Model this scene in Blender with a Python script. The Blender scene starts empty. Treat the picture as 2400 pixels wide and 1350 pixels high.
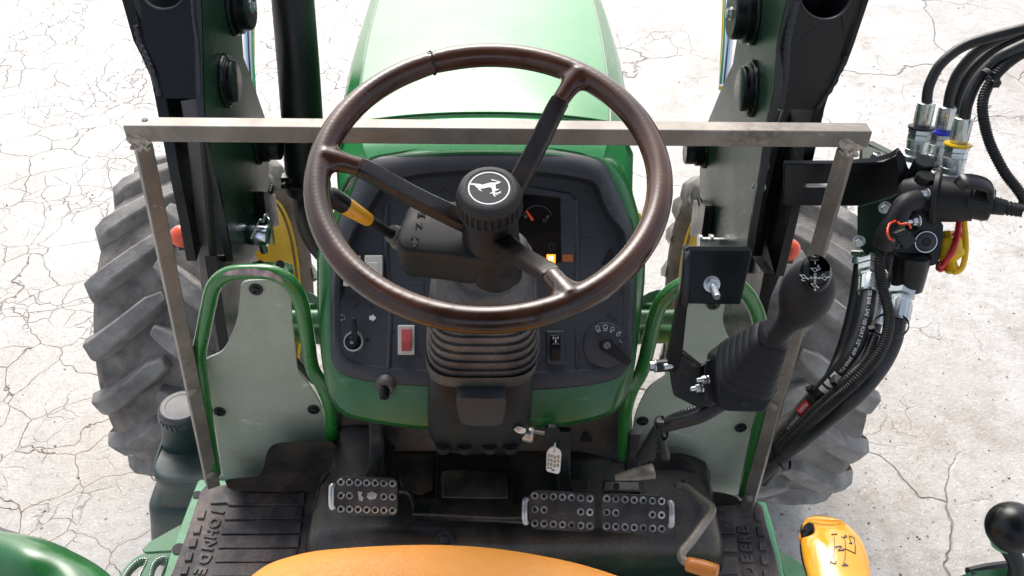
import bpy, bmesh, math, random
from mathutils import Vector, Matrix
from mathutils.geometry import tessellate_polygon
random.seed(7)
SC = bpy.context.scene
COL = SC.collection
V = Vector
R = math.radians
# ------------------------------------------------------------ camera, sky, sun
F = 2100.0; PITCH = R(42); CAMZ = 2.15
cd = bpy.data.cameras.new('camera'); cam = bpy.data.objects.new('camera', cd); COL.objects.link(cam)
cam.location = (0, 0, CAMZ); cam.rotation_euler = (R(90) - PITCH, 0, 0)
cd.sensor_width = 36; cd.lens = F / 2400 * 36; cd.clip_start = .05; cd.clip_end = 500
SC.camera = cam
SUN_EL, SUN_AZ = R(44), R(-10)          # azimuth measured from +y (ahead) towards +x
w = bpy.data.worlds.new('World'); SC.world = w; w.use_nodes = True
nt = w.node_tree; bg = nt.nodes['Background']
sky = nt.nodes.new('ShaderNodeTexSky'); sky.sky_type = 'NISHITA'; sky.sun_disc = False
sky.sun_elevation = SUN_EL; sky.sun_rotation = SUN_AZ; sky.air_density = 1.0; sky.dust_density = 4.0; sky.ozone_density = 1.0
hs = nt.nodes.new('ShaderNodeHueSaturation'); hs.inputs['Saturation'].default_value = .55
nt.links.new(sky.outputs[0], hs.inputs['Color']); nt.links.new(hs.outputs[0], bg.inputs[0])
bg.inputs[1].default_value = .15
sl = bpy.data.lights.new('sun', 'SUN'); sun = bpy.data.objects.new('sun', sl); COL.objects.link(sun)
sl.energy = .95; sl.angle = R(32); sl.color = (1, .975, .95)
sd = V((math.sin(SUN_AZ) * math.cos(SUN_EL), math.cos(SUN_AZ) * math.cos(SUN_EL), math.sin(SUN_EL)))
sun.rotation_euler = sd.to_track_quat('Z', 'Y').to_euler()
SC.view_settings.view_transform = 'Standard'; SC.view_settings.look = 'None'
SC.view_settings.exposure = .95; SC.view_settings.gamma = 1
# ------------------------------------------------------------ where a sight line meets a real surface
CAM = V((0, 0, CAMZ)); FW = V((0, math.cos(PITCH), -math.sin(PITCH))); UP = V((0, math.sin(PITCH), math.cos(PITCH))); RT = V((1, 0, 0))
def ray(px, py): return FW + RT * ((px - 1200) / F) + UP * ((675 - py) / F)
def K(px, py, d): return CAM + ray(px, py) * d
def AX(px, py, v): r = ray(px, py); return CAM + r * (v / r.x)
def AY(px, py, v): r = ray(px, py); return CAM + r * (v / r.y)
def AZ(px, py, v): r = ray(px, py); return CAM + r * ((v - CAMZ) / r.z)
def xat(px, y, z): return (px - 1200) / F * ((V((0, y, z)) - CAM).dot(FW))
class Plane:
    def __init__(s, o, n, up=V((0, 0, 1))):
        s.o = V(o); s.n = V(n).normalized()
        s.u = V(up).cross(s.n).normalized()
        if s.u.x < 0: s.u = -s.u
        s.v = s.n.cross(s.u).normalized()
        if s.v.dot(UP) < 0: s.v = -s.v
    def P(s, px, py, h=0):
        r = ray(px, py); o = s.o + s.n * h
        return CAM + r * ((o - CAM).dot(s.n) / r.dot(s.n))
    def L(s, a, b, h=0): return s.o + s.u * a + s.v * b + s.n * h
    def poly(s, pts, h=0): return [s.P(x, y, h) for x, y in pts]
def cr(pts, n=6, closed=False):
    pts = [V(p) for p in pts]; N = len(pts); out = []
    rng = range(N) if closed else range(N - 1)
    for i in rng:
        if closed: a, b, c, d = pts[i - 1], pts[i], pts[(i + 1) % N], pts[(i + 2) % N]
        else: a, b, c, d = pts[max(i - 1, 0)], pts[i], pts[i + 1], pts[min(i + 2, N - 1)]
        for k in range(n):
            t = k / n; t2 = t * t; t3 = t2 * t
            out.append(.5 * ((2 * b) + (c - a) * t + (2 * a - 5 * b + 4 * c - d) * t2 + (3 * b - a - 3 * c + d) * t3))
    if not closed: out.append(pts[-1].copy())
    return out
def resamp(pts, n, closed=True):
    P = list(pts) + ([pts[0]] if closed else []); L = [0]
    for a, b in zip(P, P[1:]): L.append(L[-1] + (V(b) - V(a)).length)
    out = []; m = n if closed else n - 1; j = 0
    for i in range(n):
        t = L[-1] * i / m
        while j < len(L) - 2 and L[j + 1] < t: j += 1
        k = (t - L[j]) / max(L[j + 1] - L[j], 1e-9); out.append(V(P[j]).lerp(V(P[j + 1]), k))
    return out
# ------------------------------------------------------------ mesh builder
ORG = {}
class MB:
    def __init__(s): s.v = []; s.f = []; s.m = []
    def add(s, vs, fs, mi=0):
        o = len(s.v); s.v += [V(x) for x in vs]; s.f += [[i + o for i in f] for f in fs]; s.m += [mi] * len(fs); return s
    def prism(s, pts, vec, mi=0, holes=(), top_scale=None, mi2=None):
        vec = V(vec); loops = [list(map(V, pts))] + [list(map(V, h)) for h in holes]
        flat = [p for l in loops for p in l]; n = len(flat)
        tris = tessellate_polygon(loops) if (holes or len(pts) > 4) else None
        fr = [list(t) for t in tris] if tris else [list(range(n))]
        s.add(flat + [p + vec for p in flat], fr + [[i + n for i in reversed(f)] for f in fr], mi)
        fs = []; o = 0
        for l in loops:
            m = len(l)
            for i in range(m): a = o + i; b = o + (i + 1) % m; fs.append([a, b, b + n, a + n])
            o += m
        s.add(flat + [p + vec for p in flat], fs, mi if mi2 is None else mi2); return s
    def loft(s, rings, mi=0, cap=(True, True), closed=True):
        n = len(rings[0]); vs = [p for r in rings for p in r]; fs = []
        for k in range(len(rings) - 1):
            for i in range(n if closed else n - 1):
                j = (i + 1) % n; fs.append([k * n + i, k * n + j, (k + 1) * n + j, (k + 1) * n + i])
        if cap[0]: fs.append(list(range(n))[::-1])
        if cap[1]: fs.append([(len(rings) - 1) * n + i for i in range(n)])
        return s.add(vs, fs, mi)
    def tube(s, pts, r, n=14, mi=0, cap=(True, True), closed=False, sm=0, sq=None, upv=None, rib=None):
        if sm: pts = cr(pts, sm, closed)
        pts = [V(p) for p in pts]; N = len(pts)
        if not hasattr(r, '__len__'): rr = [r] * N
        elif len(r) != N: rr = [r[0] + 0 for _ in range(N)]; rr = [r[min(int(i / (N - 1) * (len(r) - 1)), len(r) - 2)] * (1 - ((i / (N - 1) * (len(r) - 1)) - min(int(i / (N - 1) * (len(r) - 1)), len(r) - 2))) + r[min(int(i / (N - 1) * (len(r) - 1)), len(r) - 2) + 1] * ((i / (N - 1) * (len(r) - 1)) - min(int(i / (N - 1) * (len(r) - 1)), len(r) - 2)) for i in range(N)]
        else: rr = list(r)
        rings = []; prev = None
        for i, p in enumerate(pts):
            if closed: t = pts[(i + 1) % N] - pts[i - 1]
            else: t = pts[min(i + 1, N - 1)] - pts[max(i - 1, 0)]
            t.normalize()
            if prev is None:
                a = V(upv) if upv is not None else (V((0, 0, 1)) if abs(t.z) < .9 else V((1, 0, 0)))
                a = (a - t * a.dot(t)).normalized()
            else: a = (prev - t * prev.dot(t)).normalized()
            prev = a; b = t.cross(a); ring = []
            for k in range(n):
                th = 2 * math.pi * k / n; c, q = math.cos(th), math.sin(th)
                if sq: e = sq[2] if len(sq) > 2 else 4; den = (abs(c) ** e + abs(q) ** e) ** (1 / e); c, q = c / den * sq[0], q / den * sq[1]
                ring.append(p + (a * c + b * q) * rr[i])
            rings.append(ring)
        if closed: rings.append(rings[0]); return s.loft(rings, mi, (False, False))
        return s.loft(rings, mi, cap)
    def lathe(s, o, ax, prof, n=28, mi=0, cap=(True, True), hexa=False, ph=0):
        o = V(o); ax = V(ax).normalized(); a = ax.orthogonal().normalized(); b = ax.cross(a)
        if hexa: n = 6
        rings = [[o + ax * h + (a * math.cos(ph + 2 * math.pi * k / n) + b * math.sin(ph + 2 * math.pi * k / n)) * max(r, 1e-5) for k in range(n)] for r, h in prof]
        return s.loft(rings, mi, cap)
    def box(s, c, u, v, w_, mi=0):
        c, u, v, w_ = V(c), V(u), V(v), V(w_)
        P = [c + u * a + v * b + w_ * d for a in (-1, 1) for b in (-1, 1) for d in (-1, 1)]
        return s.add(P, [[0, 1, 3, 2], [4, 6, 7, 5], [0, 4, 5, 1], [2, 3, 7, 6], [0, 2, 6, 4], [1, 5, 7, 3]], mi)
    def strip(s, pts, wd, nrm, th=.0004, mi=0):
        """stroke of a painted or moulded mark: a thin bar for each segment"""
        nrm = V(nrm).normalized()
        for a, b in zip(pts, pts[1:]):
            a, b = V(a), V(b); d = (b - a); L = d.length
            if L < 1e-6: continue
            d /= L; q = d.cross(nrm).normalized()
            s.box((a + b) / 2 + nrm * th / 2, d * (L / 2 + wd * .3), q * wd / 2, nrm * th / 2, mi)
        return s
    def pbox(s, pl, pts, h0, h1, mi=0, taper=1.0, sm=0, n=0):
        top = pl.poly(pts, h1)
        if sm: top = cr(top, sm, True)
        c = sum(top, V()) / len(top)
        bot = [c + (p - c) / taper - pl.n * (h1 - h0) for p in top]
        N = len(top)
        s.loft([bot, top], mi, (True, False))
        tr = tessellate_polygon([top]); return s.add(top, [list(t) for t in tr], mi)
    def bolt(s, o, ax, r, h, mi=0, stud=0, mi2=None, washer=True):
        ax = V(ax).normalized()
        if washer: s.lathe(o, ax, [(r * 1.35, 0), (r * 1.35, h * .18), (r, h * .18)], 20, mi)
        s.lathe(V(o) + ax * h * .18, ax, [(r, 0), (r, h * .75), (r * .85, h * .85)], 6, mi)
        if stud:
            pr = []
            for k in range(int(stud / .002)): pr += [(r * .52, h * .8 + k * .002), (r * .47, h * .8 + k * .002 + .001)]
            s.lathe(o, ax, [(r * .5, h * .5)] + pr, 14, mi if mi2 is None else mi2)
        return s
    def build(s, name, mats, parent=None, bev=0, seg=2, sub=0, sharp=38, bang=35, merge=True, smooth=True, weld=1e-5, org=None):
        me = bpy.data.meshes.new(name); xs = s.v
        lo = V([min(p[i] for p in xs) for i in range(3)]); hi = V([max(p[i] for p in xs) for i in range(3)])
        o = V(org) if org is not None else (lo + hi) / 2
        if parent is None and org is None: o.z = lo.z
        me.from_pydata([p - o for p in xs], [], s.f)
        if not isinstance(mats, (list, tuple)): mats = [mats]
        for m in mats: me.materials.append(m)
        me.polygons.foreach_set('material_index', s.m)
        bm = bmesh.new(); bm.from_mesh(me)
        if merge: bmesh.ops.remove_doubles(bm, verts=bm.verts, dist=weld)
        bmesh.ops.recalc_face_normals(bm, faces=bm.faces); bm.to_mesh(me); bm.free()
        if smooth:
            me.polygons.foreach_set('use_smooth', [True] * len(me.polygons)); me.set_sharp_from_angle(angle=R(sharp))
        ob = bpy.data.objects.new(name, me); COL.objects.link(ob); ORG[ob] = o
        if parent: ob.parent = parent; ob.location = o - ORG[parent]
        else: ob.location = o
        if bev:
            b = ob.modifiers.new('bevel', 'BEVEL'); b.width = bev; b.segments = seg; b.limit_method = 'ANGLE'; b.angle_limit = R(bang); b.harden_normals = False
        if sub:
            b = ob.modifiers.new('subsurf', 'SUBSURF'); b.levels = sub; b.render_levels = sub
        return ob
def empty(name, loc, parent=None):
    o = bpy.data.objects.new(name, None); COL.objects.link(o); o.empty_display_size = .1
    ORG[o] = V(loc)
    if parent: o.parent = parent; o.location = V(loc) - ORG[parent]
    else: o.location = loc
    return o
def tag(o, label=None, cat=None, group=None, kind=None):
    if label: o['label'] = label
    if cat: o['category'] = cat
    if group: o['group'] = group
    if kind: o['kind'] = kind
    return o
def text_mesh(txt, size, ext=.0002, align='CENTER', bold=0):
    cu = bpy.data.curves.new('t', 'FONT'); cu.body = txt; cu.size = size; cu.extrude = ext; cu.align_x = align; cu.align_y = 'CENTER'; cu.resolution_u = 3
    if bold: cu.offset = bold
    ob = bpy.data.objects.new('t', cu); COL.objects.link(ob); bpy.context.view_layer.update()
    me = bpy.data.meshes.new_from_object(ob.evaluated_get(bpy.context.evaluated_depsgraph_get()))
    vs = [v.co.copy() for v in me.vertices]; fs = [list(p.vertices) for p in me.polygons]
    bpy.data.objects.remove(ob); bpy.data.curves.remove(cu); bpy.data.meshes.remove(me)
    return vs, fs
def put_text(mb, txt, size, o, xd, n, mi=0, ext=.0003, align='CENTER', bold=0, lift=.0002):
    xd = V(xd).normalized(); n = V(n).normalized(); xd = (xd - n * xd.dot(n)).normalized(); yd = n.cross(xd)
    vs, fs = text_mesh(txt, size, ext, align, bold)
    mb.add([V(o) + xd * p.x + yd * p.y + n * (p.z + ext + lift) for p in vs], fs, mi)
# ------------------------------------------------------------ materials
def mat(name, col, rough=.5, metal=0, var=.12, vs=6, bump=0, bs=300, dust=None, da=.35, ds=5, coat=0, coatr=.08, spec=.5, rv=.1, ior=None, spots=None, scr=0, det=6, bdist=.001):
    m = bpy.data.materials.new(name); m.use_nodes = True; t = m.node_tree; N = t.nodes; Lk = t.links
    b = N['Principled BSDF']; tc = N.new('ShaderNodeTexCoord')
    def noise(sc, d=4, r=.55, dist=0):
        n = N.new('ShaderNodeTexNoise'); n.inputs['Scale'].default_value = sc; n.inputs['Detail'].default_value = d; n.inputs['Roughness'].default_value = r; n.inputs['Distortion'].default_value = dist
        Lk.new(tc.outputs['Object'], n.inputs['Vector']); return n
    def ramp(src, a, c, lo=0, hi=1):
        q = N.new('ShaderNodeMapRange'); q.inputs[1].default_value = a; q.inputs[2].default_value = c; q.inputs[3].default_value = lo; q.inputs[4].default_value = hi
        Lk.new(src, q.inputs[0]); return q.outputs[0]
    def mix(fac, A, B, bt='MIX'):
        q = N.new('ShaderNodeMix'); q.data_type = 'RGBA'; q.blend_type = bt
        if isinstance(fac, (int, float)): q.inputs[0].default_value = fac
        else: Lk.new(fac, q.inputs[0])
        for i, x in ((6, A), (7, B)):
            if isinstance(x, tuple): q.inputs[i].default_value = (*x, 1) if len(x) == 3 else x
            else: Lk.new(x, q.inputs[i])
        return q.outputs[2]
    n1 = noise(vs, det)
    lo = tuple(max(c * (1 - var * 2), 0) for c in col); hi = tuple(min(c * (1 + var * 2), 1) for c in col)
    c = mix(ramp(n1.outputs[0], .3, .7), lo, hi)
    if spots:
        sp = noise(spots[1], 2, .5); c = mix(ramp(sp.outputs[0], spots[2], spots[2] + .03), c, spots[0])
    if dust:
        n2 = noise(ds, 8, .65, .3); n3 = noise(ds * 22, 4, .6)
        k = N.new('ShaderNodeMath'); k.operation = 'MULTIPLY'; Lk.new(ramp(n2.outputs[0], .42, .68), k.inputs[0]); Lk.new(ramp(n3.outputs[0], .3, .62, .35, 1), k.inputs[1])
        k2 = N.new('ShaderNodeMath'); k2.operation = 'MULTIPLY'; Lk.new(k.outputs[0], k2.inputs[0]); k2.inputs[1].default_value = da
        c = mix(k2.outputs[0], c, dust)
    if scr:
        mp = N.new('ShaderNodeMapping'); mp.inputs['Scale'].default_value = (scr, scr * 14, scr * 3); mp.inputs['Rotation'].default_value = (.4, .2, .6); Lk.new(tc.outputs['Object'], mp.inputs[0])
        ns = N.new('ShaderNodeTexNoise'); ns.inputs['Scale'].default_value = 4; ns.inputs['Detail'].default_value = 3; Lk.new(mp.outputs[0], ns.inputs['Vector'])
        c = mix(ramp(ns.outputs[0], .66, .72, 0, .35), c, tuple(min(1, x * 2.2 + .06) for x in col))
    Lk.new(c, b.inputs['Base Color'])
    b.inputs['Metallic'].default_value = metal; b.inputs['Specular IOR Level'].default_value = spec
    if ior: b.inputs['IOR'].default_value = ior
    Lk.new(ramp(noise(vs * 2.3, 4).outputs[0], .3, .7, max(rough - rv, .03), min(rough + rv, 1)), b.inputs['Roughness'])
    b.inputs['Coat Weight'].default_value = coat; b.inputs['Coat Roughness'].default_value = coatr
    if bump:
        bn = N.new('ShaderNodeBump'); bn.inputs['Strength'].default_value = bump; bn.inputs['Distance'].default_value = bdist
        Lk.new(noise(bs, 3, .6).outputs[0], bn.inputs['Height']); Lk.new(bn.outputs[0], b.inputs['Normal'])
    return m
M = {}
def emis(name, col, st):
    m = bpy.data.materials.new(name); m.use_nodes = True; b = m.node_tree.nodes['Principled BSDF']
    b.inputs['Base Color'].default_value = (*col, 1); b.inputs['Emission Color'].default_value = (*col, 1); b.inputs['Emission Strength'].default_value = st; return m
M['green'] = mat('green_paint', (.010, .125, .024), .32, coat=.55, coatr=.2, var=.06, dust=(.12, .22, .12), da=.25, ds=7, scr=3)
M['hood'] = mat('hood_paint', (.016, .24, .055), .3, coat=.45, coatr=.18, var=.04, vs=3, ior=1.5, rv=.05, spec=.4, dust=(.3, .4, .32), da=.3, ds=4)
M['green2'] = mat('dull_green_paint', (.03, .19, .07), .42, coat=.3, var=.12, dust=(.2, .17, .13), da=.5, ds=9)
M['lgreen'] = mat('faded_green_edge', (.12, .42, .22), .42, var=.12, dust=(.16, .11, .08), da=.8, ds=14)
M['tinted_black'] = mat('green_tinted_black_gloss', (.011, .03, .019), .3, coat=0, var=.2, vs=3, rv=.06, spec=.2)  # green tint imitates the hood's reflection in the black mast plates
M['blackg'] = mat('black_gloss_paint', (.004, .005, .006), .32, coat=.12, coatr=.15, var=.1, spec=.28)
M['glossb'] = mat('button_gloss', (.002, .002, .003), .1, var=.02, rv=.03, spec=.25)
M['black'] = mat('black_satin', (.009, .010, .012), .42, var=.15, dust=(.05, .048, .046), da=.2)
M['edge'] = mat('cut_plate_edge', (.03, .031, .036), .45, metal=.2, var=.15)
M['dash'] = mat('dash_plastic', (.024, .028, .036), .5, var=.15, vs=4, bump=.35, bs=900, bdist=.0004, dust=(.07, .07, .075), da=.35, ds=6, scr=6, spec=.7)
M['dash2'] = mat('dash_face_plastic', (.026, .0295, .039), .48, var=.1, vs=4, bump=.2, bs=700, bdist=.0003, spots=((.006, .006, .008), 75, .66), dust=(.06, .062, .07), da=.3, ds=7, spec=.7)
M['plas'] = mat('dusty_black_plastic', (.010, .0105, .012), .46, var=.2, vs=7, bump=.25, bs=600, bdist=.0004, dust=(.06, .054, .047), da=.35, ds=7, spec=.3)
M['gripm'] = mat('grip_plastic', (.012, .014, .017), .5, spec=.25, var=.08, bump=.15, bs=900, bdist=.0003)
M['rubber'] = mat('boot_rubber', (.06, .059, .06), .5, var=.2, vs=9, bump=.3, bs=150, dust=(.26, .23, .19), da=.8, ds=9)
M['foot'] = mat('footwell_plastic', (.008, .009, .011), .34, var=.25, vs=5, bump=.3, bs=220, dust=(.11, .08, .058), da=.75, ds=8, spec=.55, scr=7)
M['matm'] = mat('floor_mat_rubber', (.034, .035, .041), .55, var=.2, vs=9, bump=.5, bs=160, dust=(.27, .2, .165), da=1, ds=9, scr=6)
M['rim'] = mat('brown_rim_plastic', (.05, .019, .011), .24, var=.4, vs=8, coat=.4, coatr=.08, rv=.08, scr=3, spec=.3)
M['spoke'] = mat('worn_black_spoke', (.006, .006, .007), .3, var=.2, bump=.4, bs=500, bdist=.0004, dust=(.08, .04, .032), da=.6, ds=12, coat=.15, scr=8, spec=.28)
M['cap'] = mat('grained_cap', (.014, .015, .018), .42, bump=1, bs=750, bdist=.0012, var=.1, dust=(.1, .085, .06), da=.3, ds=18, spec=.4)
M['embl'] = mat('emblem_black', (.014, .016, .022), .35, var=.05, spec=.25)
M['white'] = mat('white_print', (.8, .8, .8), .45, var=.04)
M['greyp'] = mat('worn_grey_print', (.4, .42, .44), .5, var=.25, vs=60)
M['dimw'] = mat('faint_print', (.10, .10, .105), .5, var=.1)
M['steel'] = mat('bare_steel', (.25, .226, .195), .45, metal=.35, var=.28, vs=5, bump=.25, bs=70, dust=(.10, .08, .062), da=.9, ds=4.5, scr=6)
M['steel2'] = mat('weld_steel', (.33, .3, .27), .3, metal=.85, var=.35, vs=90, dust=(.10, .045, .03), da=.6, ds=30)
M['zinc'] = mat('zinc_plated', (.6, .63, .63), .3, metal=.9, var=.1, vs=20)
M['brassy'] = mat('nickel_lock', (.5, .45, .38), .3, metal=.9, var=.15)
M['chrome'] = mat('chrome', (.75, .8, .88), .07, metal=1, var=.02)
M['screen'] = mat('frosted_panel', (.38, .43, .36), .5, var=.12, vs=5, dust=(.26, .25, .2), da=.5, ds=6, scr=4)
M['tyre'] = mat('dusty_tyre', (.175, .162, .152), .9, var=.25, vs=9, bump=1, bs=110, bdist=.0022, spec=.2, dust=(.34, .30, .26), da=.9, ds=16)
M['lug'] = mat('worn_tyre_lug', (.285, .27, .255), .85, var=.2, vs=14, bump=1, bs=90, bdist=.002, spec=.2, dust=(.12, .115, .11), da=.6, ds=22)
M['yellow'] = mat('yellow_wheel_paint', (.9, .62, .02), .4, coat=.3, var=.08)
M['yknob'] = mat('yellow_knob', (.82, .38, .02), .22, coat=.6, var=.05)
M['orange'] = mat('orange_grip', (.6, .2, .03), .4, var=.12, dust=(.25, .12, .05), da=.4)
M['ored'] = mat('orange_lamp', (.85, .09, .02), .25, var=.03, coat=.5)
M['tank'] = mat('tank_plastic', (.022, .045, .042), .4, var=.12, dust=(.07, .08, .075), da=.4, ds=5)
M['tank2'] = mat('tank_black', (.02, .024, .028), .42, var=.15, dust=(.09, .1, .11), da=.5, ds=10, spec=.7)
M['brass'] = mat('pin_brown', (.085, .078, .078), .42, var=.1, metal=.2)
M['hose'] = mat('hose_rubber', (.012, .013, .015), .42, var=.15, bump=.4, bs=500, bdist=.0006)
M['red'] = mat('red_rubber', (.55, .015, .02), .4, var=.08)
M['ryell'] = mat('yellow_rubber', (.8, .5, .01), .4, var=.06)
M['blue'] = mat('blue_ring', (.02, .03, .5), .4, var=.05)
M['rockr'] = mat('faded_red_rocker', (.45, .055, .06), .5, var=.1, dust=(.5, .25, .25), da=.3, ds=30)
M['rockw'] = mat('cream_bezel', (.62, .61, .55), .45, var=.06, dust=(.2, .18, .14), da=.3, ds=60)
M['glassb'] = mat('display_glass', (.006, .005, .006), .12, var=.1, coat=.6, dust=(.05, .03, .02), da=.25, ds=9)
M['tagw'] = mat('tag_plastic', (.78, .78, .76), .3, var=.03)
M['tagp'] = mat('tag_print', (.22, .19, .06), .5, var=.2, vs=300)
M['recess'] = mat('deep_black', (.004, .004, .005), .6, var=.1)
# leather-grained seat cover
M['amber'] = emis('amber_reflection', (.35, .10, .02), .05)  # weak glow painted as the lit neutral lamp's reflection
M['shield'] = mat('shield_rubber', (.010, .012, .015), .62, var=.15, bump=.3, bs=200, dust=(.05, .045, .04), da=.4, ds=9, spec=.3)
M['pedal'] = mat('pedal_rubber', (.024, .026, .031), .45, var=.2, vs=20, bump=.3, bs=300, dust=(.13, .11, .09), da=.7, ds=22, spec=.6)
M['vinyl'] = mat('black_vinyl', (.01, .01, .011), .5)
M['seat'] = mat('seat_vinyl', (.78, .31, .05), .42, var=.05, vs=4, spec=.4)
def _seat(m):
    t = m.node_tree; N = t.nodes; L = t.links; b = N['Principled BSDF']; tc = [n for n in N if n.type == 'TEX_COORD'][0]
    v = N.new('ShaderNodeTexVoronoi'); v.feature = 'DISTANCE_TO_EDGE'; v.inputs['Scale'].default_value = 330
    ns = N.new('ShaderNodeTexNoise'); ns.inputs['Scale'].default_value = 60; mx = N.new('ShaderNodeMix'); mx.data_type = 'VECTOR'; mx.inputs[0].default_value = .012
    L.new(tc.outputs['Object'], ns.inputs['Vector']); L.new(tc.outputs['Object'], mx.inputs[4]); L.new(ns.outputs[1], mx.inputs[5]); L.new(mx.outputs[1], v.inputs['Vector'])
    q = N.new('ShaderNodeMapRange'); q.inputs[2].default_value = .12; L.new(v.outputs[0], q.inputs[0])
    bn = N.new('ShaderNodeBump'); bn.inputs['Strength'].default_value = .5; bn.inputs['Distance'].default_value = .0005; L.new(q.outputs[0], bn.inputs['Height']); L.new(bn.outputs[0], b.inputs['Normal'])
_seat(M['seat'])
M['lit'] = emis('lit_amber_lamp', (1, .27, .01), 1.0); M['litc'] = emis('lit_letter', (1, .75, .25), 5)
# red painted guard rail wear: handrail green with bare metal patch on top
def _ground():
    m = bpy.data.materials.new('cracked_concrete'); m.use_nodes = True; t = m.node_tree; N = t.nodes; L = t.links; b = N['Principled BSDF']
    g = N.new('ShaderNodeNewGeometry'); P = g.outputs['Position']
    def noise(sc, d=4, r=.55, vec=P, dist=0):
        n = N.new('ShaderNodeTexNoise'); n.inputs['Scale'].default_value = sc; n.inputs['Detail'].default_value = d; n.inputs['Roughness'].default_value = r; n.inputs['Distortion'].default_value = dist; L.new(vec, n.inputs['Vector']); return n
    def mr(src, a, c, lo=0, hi=1):
        q = N.new('ShaderNodeMapRange'); q.inputs[1].default_value = a; q.inputs[2].default_value = c; q.inputs[3].default_value = lo; q.inputs[4].default_value = hi; L.new(src, q.inputs[0]); return q.outputs[0]
    def mth(op, a, c):
        q = N.new('ShaderNodeMath'); q.operation = op
        for i, x in enumerate((a, c)):
            if isinstance(x, (int, float)): q.inputs[i].default_value = x
            else: L.new(x, q.inputs[i])
        return q.outputs[0]
    def mix(f, A, B):
        q = N.new('ShaderNodeMix'); q.data_type = 'RGBA'
        if isinstance(f, (int, float)): q.inputs[0].default_value = f
        else: L.new(f, q.inputs[0])
        for i, x in ((6, A), (7, B)):
            if isinstance(x, tuple): q.inputs[i].default_value = (*x, 1)
            else: L.new(x, q.inputs[i])
        return q.outputs[2]
    def warp(sc, amt, sc2=0, amt2=0):
        n = noise(sc, 4, .5); s = N.new('ShaderNodeVectorMath'); s.operation = 'SUBTRACT'; s.inputs[1].default_value = (.5, .5, .5); L.new(n.outputs[1], s.inputs[0])
        k = N.new('ShaderNodeVectorMath'); k.operation = 'SCALE'; k.inputs['Scale'].default_value = amt; L.new(s.outputs[0], k.inputs[0])
        a = N.new('ShaderNodeVectorMath'); a.operation = 'ADD'; L.new(P, a.inputs[0]); L.new(k.outputs[0], a.inputs[1]); return a.outputs[0]
    def vor(vec, sc):
        v = N.new('ShaderNodeTexVoronoi'); v.feature = 'DISTANCE_TO_EDGE'; v.inputs['Scale'].default_value = sc; L.new(vec, v.inputs['Vector']); return v.outputs[0]
    sx = N.new('ShaderNodeSeparateXYZ'); L.new(P, sx.inputs[0])
    left = mr(mth('ADD', sx.outputs[0], mth('MULTIPLY', mth('SUBTRACT', noise(.8, 3).outputs[0], .5), 1.2)), -.3, .5, 1, 0)
    wv = warp(4.5, .16)
    wid = mr(noise(1.6, 3).outputs[0], .35, .7, .35, 1.6)
    big = mr(mth('DIVIDE', vor(wv, 5.3), wid), .0, .011, 1, 0)
    small = mth('MULTIPLY', mr(vor(warp(9, .09), 10), 0, .022, 1, 0), mr(noise(2.2, 3).outputs[0], .46, .6))
    crk = mth('MULTIPLY', mth('MAXIMUM', big, mth('MULTIPLY', small, .7)), left)
    long_ = mth('MULTIPLY', mr(vor(warp(2.5, .35), .9), 0, .0045, .8, 0), mr(noise(.7, 2).outputs[0], .4, .55, .05, 1))
    fine = mth('MULTIPLY', mr(vor(warp(9, .12), 5.5), 0, .012, 1, 0), mr(noise(1.3, 4).outputs[0], .52, .64))
    right = mth('MULTIPLY', mth('MAXIMUM', long_, mth('MULTIPLY', fine, .6)), mth('SUBTRACT', 1, left))
    crack = mth('MAXIMUM', crk, right)
    c = mix(mr(noise(.9, 9, .75).outputs[0], .38, .62), (.42, .395, .365), (.56, .545, .525))
    c = mix(mth('MULTIPLY', mr(noise(3.2, 10, .85).outputs[0], .48, .62), mr(left, 0, 1, .8, .4)), c, (.30, .255, .21))      # tan dirt
    c = mix(mth('MULTIPLY', mr(noise(45, 7, .88).outputs[0], .52, .66), .7), c, (.2, .175, .155))     # grit
    vp = N.new('ShaderNodeTexVoronoi'); vp.inputs['Scale'].default_value = 60; L.new(P, vp.inputs['Vector'])
    c = mix(mr(vp.outputs['Distance'], .10, .22, .6, 0), c, mix(vp.outputs['Color'], (.45, .42, .4), (.8, .79, .78)))   # exposed stones
    c = mix(mth('MULTIPLY', crack, .7), c, (.14, .11, .09))
    halo = mth('MULTIPLY', mr(vor(wv, 5.3), 0, .09, .3, 0), left); c = mix(halo, c, (.42, .36, .31))
    L.new(c, b.inputs['Base Color']); b.inputs['Roughness'].default_value = .5; b.inputs['Specular IOR Level'].default_value = .9
    h = mth('SUBTRACT', mth('ADD', mth('MULTIPLY', noise(120, 6, .75).outputs[0], .3), mth('MULTIPLY', noise(14, 6, .7).outputs[0], .8)), mth('MULTIPLY', crack, 1.2))
    bn = N.new('ShaderNodeBump'); bn.inputs['Strength'].default_value = .75; bn.inputs['Distance'].default_value = .012; L.new(h, bn.inputs['Height']); L.new(bn.outputs[0], b.inputs['Normal'])
    return m
M['ground'] = _ground()
g = MB(); g.add([(-90, -60, 0), (90, -60, 0), (90, 160, 0), (-90, 160, 0)], [[0, 1, 2, 3]])
tag(g.build('ground', M['ground'], org=(0, 0, 0)), 'pale cracked concrete yard around the tractor', 'ground', kind='structure')

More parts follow.
